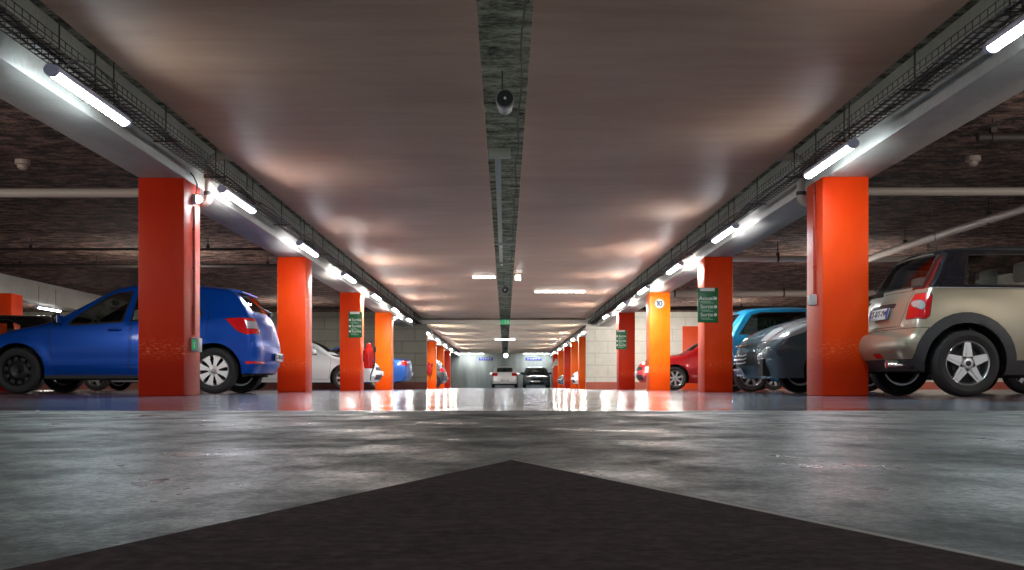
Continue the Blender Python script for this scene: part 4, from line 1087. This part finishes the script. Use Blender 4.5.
# --- teal car
S = generic(paint('bright_teal_blue_paint', (.008, .25, .50), .2, .3), wb=2.47, rear=.55, front=.70, roof=1.50, W=1.66, R=.29, hood=.95, glass=GLSD)
for r in S['regions']:
    if r['name'] == 'quarter_window': r['poly'] = [(-.20, .99), (.97, .96), (.97, 1.385), (.20, 1.375), (.04, 1.33)]
    if r['name'] == 'tail_light': r['poly'] = [(-.36, .92), (-.75, .92), (-.75, .62), (-.40, .62)]; r['ymin'] = .60
    if r['name'] == 'rear_door': r['poly'] = [(.33, .28), (1.0, .28), (1.0, 1.43), (-.02, 1.41), (-.26, 1.0), (.02, .78), (.28, .62)]
    if r['name'] == 'rear_window': r['poly'] = [(-.02, 1.06), (.44, 1.06), (.40, 1.36), (-.02, 1.38)]
tc_ = make_car('car', S, (4.22, 20.15, 0), 0, 'bright teal blue hatchback behind the dark slate car')
me = text_mesh('AU', .17, bold=.004); me.materials.append(pbr('pale_green_letters', (.22, .50, .26), .6))
pp = box('window_notice', -.28, .22, -.004, 0, -.12, .12, pbr('dark_green_notice', (.02, .12, .05), .6), tc_, loc=(.42, -.62, 1.17)); pp['label'] = 'dark green notice with the letters AU behind the rear side window'
link('lettering', me, pp, (-.08, -.006, 0), (PI / 2, 0, 0))
# --- red car
make_car('car', generic(paint('bright_red_paint', (.52, .010, .014), .2, .3), wb=2.54, rear=.62, front=.90, roof=1.47, W=1.73, R=.305, hood=.96), (6.91, 29.85, 0), PI, 'red hatchback with its nose to the aisle behind the number 10 column')
# --- white car
make_car('car', generic(paint('pearl_white_paint', (.66, .70, .74), .1, .3), wb=2.62, rear=.70, front=.88, roof=1.46, W=1.76, R=.31, hood=.92), (-6.75, 29.85, 0), 0, 'white hatchback with its nose to the aisle behind the green-signed left column')
# --- silver car behind the blue one
make_car('car', generic(paint('silver_paint', (.50, .52, .55), .5, .3), wb=2.58, rear=.70, front=.85, roof=1.20, hood=.9, W=1.72, rims=('star', 'star')), (-9.40, 26.8, 0), 0, 'silver car glimpsed underneath the blue hatchback')
# --- black car second row
make_car('car', generic(paint('black_paint', (.008, .008, .010), .2, .2), wb=2.6, rear=.75, front=.9, roof=1.55, hood=1.02, W=1.8, R=.33), (-9.35, 23.0, 0), PI, 'black car at the left edge, only its roof showing over the blue hatchback')

# saloon outline
def saloon(wb, rear, front, roof=1.42, deck=.98, hood=.90):
    c = wb - .42
    return [(-rear + .10, .27, .10, .28, .06), (-rear + .02, .38, .12, .30, .08), (-rear, .54, .13, .32, .09), (-rear + .02, .74, .12, .30, .08), (-rear + .05, deck - .06, .08, .24, .06), (-rear + .12, deck, .06, .22, .05), (-rear + .48, deck + .03, .06, .22, .04),
            (-.02, deck + .10, .06, .18, .05), (.30, roof - .17, .06, .18, .05), (.62, roof - .03, .06, .20, .03), (1.0, roof, .06, .22, .03), (1.35, roof - .03, .06, .22, .03), (1.62, roof - .13, .06, .18, .04), (c - .12, hood + .16, .06, .16, .05), (c + .05, hood + .045, .06, .18, .05),
            (c + .16, hood + .0, .07, .24, .05), (wb + .12, hood - .06, .07, .26, .05), (wb + front - .38, hood - .14, .08, .30, .06), (wb + front - .14, hood - .22, .10, .34, .09), (wb + front - .03, hood - .34, .13, .36, .11), (wb + front, .46, .14, .36, .12), (wb + front - .01, .33, .13, .36, .1), (wb + front - .10, .21, .10, .34, .08)]
def saloon_spec(paintm, **kw):
    wb, rear, front, roof, hood, deck, R = 2.65, 1.0, .85, kw.pop('roof', 1.42), .90, .98, .31
    S = generic(paintm, wb=wb, rear=rear, front=front, roof=roof, hood=hood, R=R)
    S['outline'] = saloon(wb, rear, front, roof, deck, hood); S['taper'] = .09
    for r in S['regions']:
        if r['name'] == 'tailgate': r['poly'] = [(-.02, .56), (.58, .58), (.58, deck + .02), (-.02, deck + .02)]
        if r['name'] == 'rear_window': r['poly'] = [(-.02, deck + .11), (.54, deck + .11), (.46, roof - .05), (-.02, roof - .045)]; r['xlim'] = .7; r['nx'] = .18
        if r['name'] == 'quarter_window': r['poly'] = [(.26, .98), (.97, .95), (.97, roof - .09), (.66, roof - .11), (.42, roof - .24)]
        if r['name'] == 'tail_light': r['poly'] = [(-rear + .30, .92), (-rear - .1, .93), (-rear - .1, .74), (-rear + .26, .76)]; r['ymin'] = .50
    S.update(kw); return S
make_car('car', saloon_spec(paint('mid_blue_paint', (.015, .10, .40), .4, .3)), (-4.02, 36.7, 0), PI, 'blue saloon with red tail lights backed to the aisle before the grey block wall')
make_car('car', generic(paint('charcoal_paint', (.05, .055, .07), .4, .3), roof=1.5), (-3.55, 56.5, 0), PI, 'distant charcoal hatchback on the left between the far orange columns')
S = generic(paint('silver_white_paint', (.78, .81, .85), .1, .3), mirror_mat=BLACK, wb=2.6, rear=.75, front=.85, roof=1.46, W=1.76, plate_txt='AE-331-LN')
make_car('car', S, (-.02, 75.7, 0), PI / 2, 'silver hatchback seen from behind against the back wall')
S = saloon_spec(paint('steel_blue_grey_paint', (.10, .15, .18), .5, .3), roof=1.46, W=1.78, mirror_mat=BLACK)
make_car('car', S, (2.12, 78.6, 0), -PI / 2, 'steel grey saloon facing the camera at the back wall')
make_car('car', generic(paint('pearl_white_paint', (0, 0, 0)), roof=1.46), (6.40, 51.0, 0), PI, 'distant white car on the right just beyond the white block wall')
make_car('car', generic(paint('dark_slate_paint', (0, 0, 0)), roof=1.46), (6.40, 64.2, 0), PI, 'distant dark car on the right near the letter A column')

# ------------------------------------------------------------------ light, world, camera
def fill_strip(x, y0, y1, z, e, tilt, col=(1, 1, .90)):  # added unseen strips above the panels, brightening the slab gaps
    l = bpy.data.lights.new('hidden_fill', 'AREA'); l.shape = 'RECTANGLE'; l.size = .05; l.size_y = y1 - y0; l.energy = e; l.color = col
    o = bpy.data.objects.new('hidden_fill', l); COL.objects.link(o); o.location = (x, (y0 + y1) / 2, z); o.rotation_euler = (0, tilt, 0)
for sg in (-1, 1):
    fill_strip(sg * .55, 1, 39, 2.53, 30, PI - sg * .6)
    fill_strip(sg * 2.5, 1, 39, 2.53, 22, PI + sg * .6)
def fill_light(x, y, z, e, col=(1, .93, .84), r=.30):  # unseen point light without a fixture, added to brighten bays and near aisle
    l = bpy.data.lights.new('fill_light', 'POINT'); l.energy = e; l.color = col; l.shadow_soft_size = r
    o = bpy.data.objects.new('fill_light', l); COL.objects.link(o); o.location = (x, y, z)
for s in (-1, 1):
    for y, e in ((4.5, 160), (9.0, 150), (22.0, 150), (34.5, 150), (48.5, 60), (62, 60)):
        fill_light(s * 6.6, y, 1.95, e * .8)
    for y in (8, 18, 28, 36): fill_light(s * 14.5, y, 1.95, 120)
fill_light(4.7, 37.2, 1.9, 150); 
for x, y, e in ((-1.8, -3.0, 70), (1.8, -3.0, 70)): fill_light(x, y, 1.9, e, (.82, .92, 1))
w = bpy.data.worlds.new('garage_ambient'); SC.world = w; w.use_nodes = True
bg = w.node_tree.nodes['Background']; bg.inputs['Color'].default_value = (.80, .88, 1.0, 1); bg.inputs['Strength'].default_value = .55
cam = bpy.data.cameras.new('camera'); co = bpy.data.objects.new('camera', cam); COL.objects.link(co)
co.location = (0, 0, .095); co.rotation_euler = (PI / 2, 0, 0)
cam.sensor_width = 36; cam.lens = 36 * 1130 / 1024
cam.shift_x = 7 / 1024; cam.shift_y = 101.5 / 1024; cam.clip_start = .02; cam.clip_end = 300
SC.camera = co
SC.view_settings.view_transform = 'Standard'
SC.view_settings.look = 'None'
SC.view_settings.exposure = 0.0
SC.cycles.use_denoising = True
SC.cycles.max_bounces = 8
SC.cycles.diffuse_bounces = 4
SC.cycles.sample_clamp_indirect = 6
SC.cycles.caustics_reflective = False; SC.cycles.caustics_refractive = False
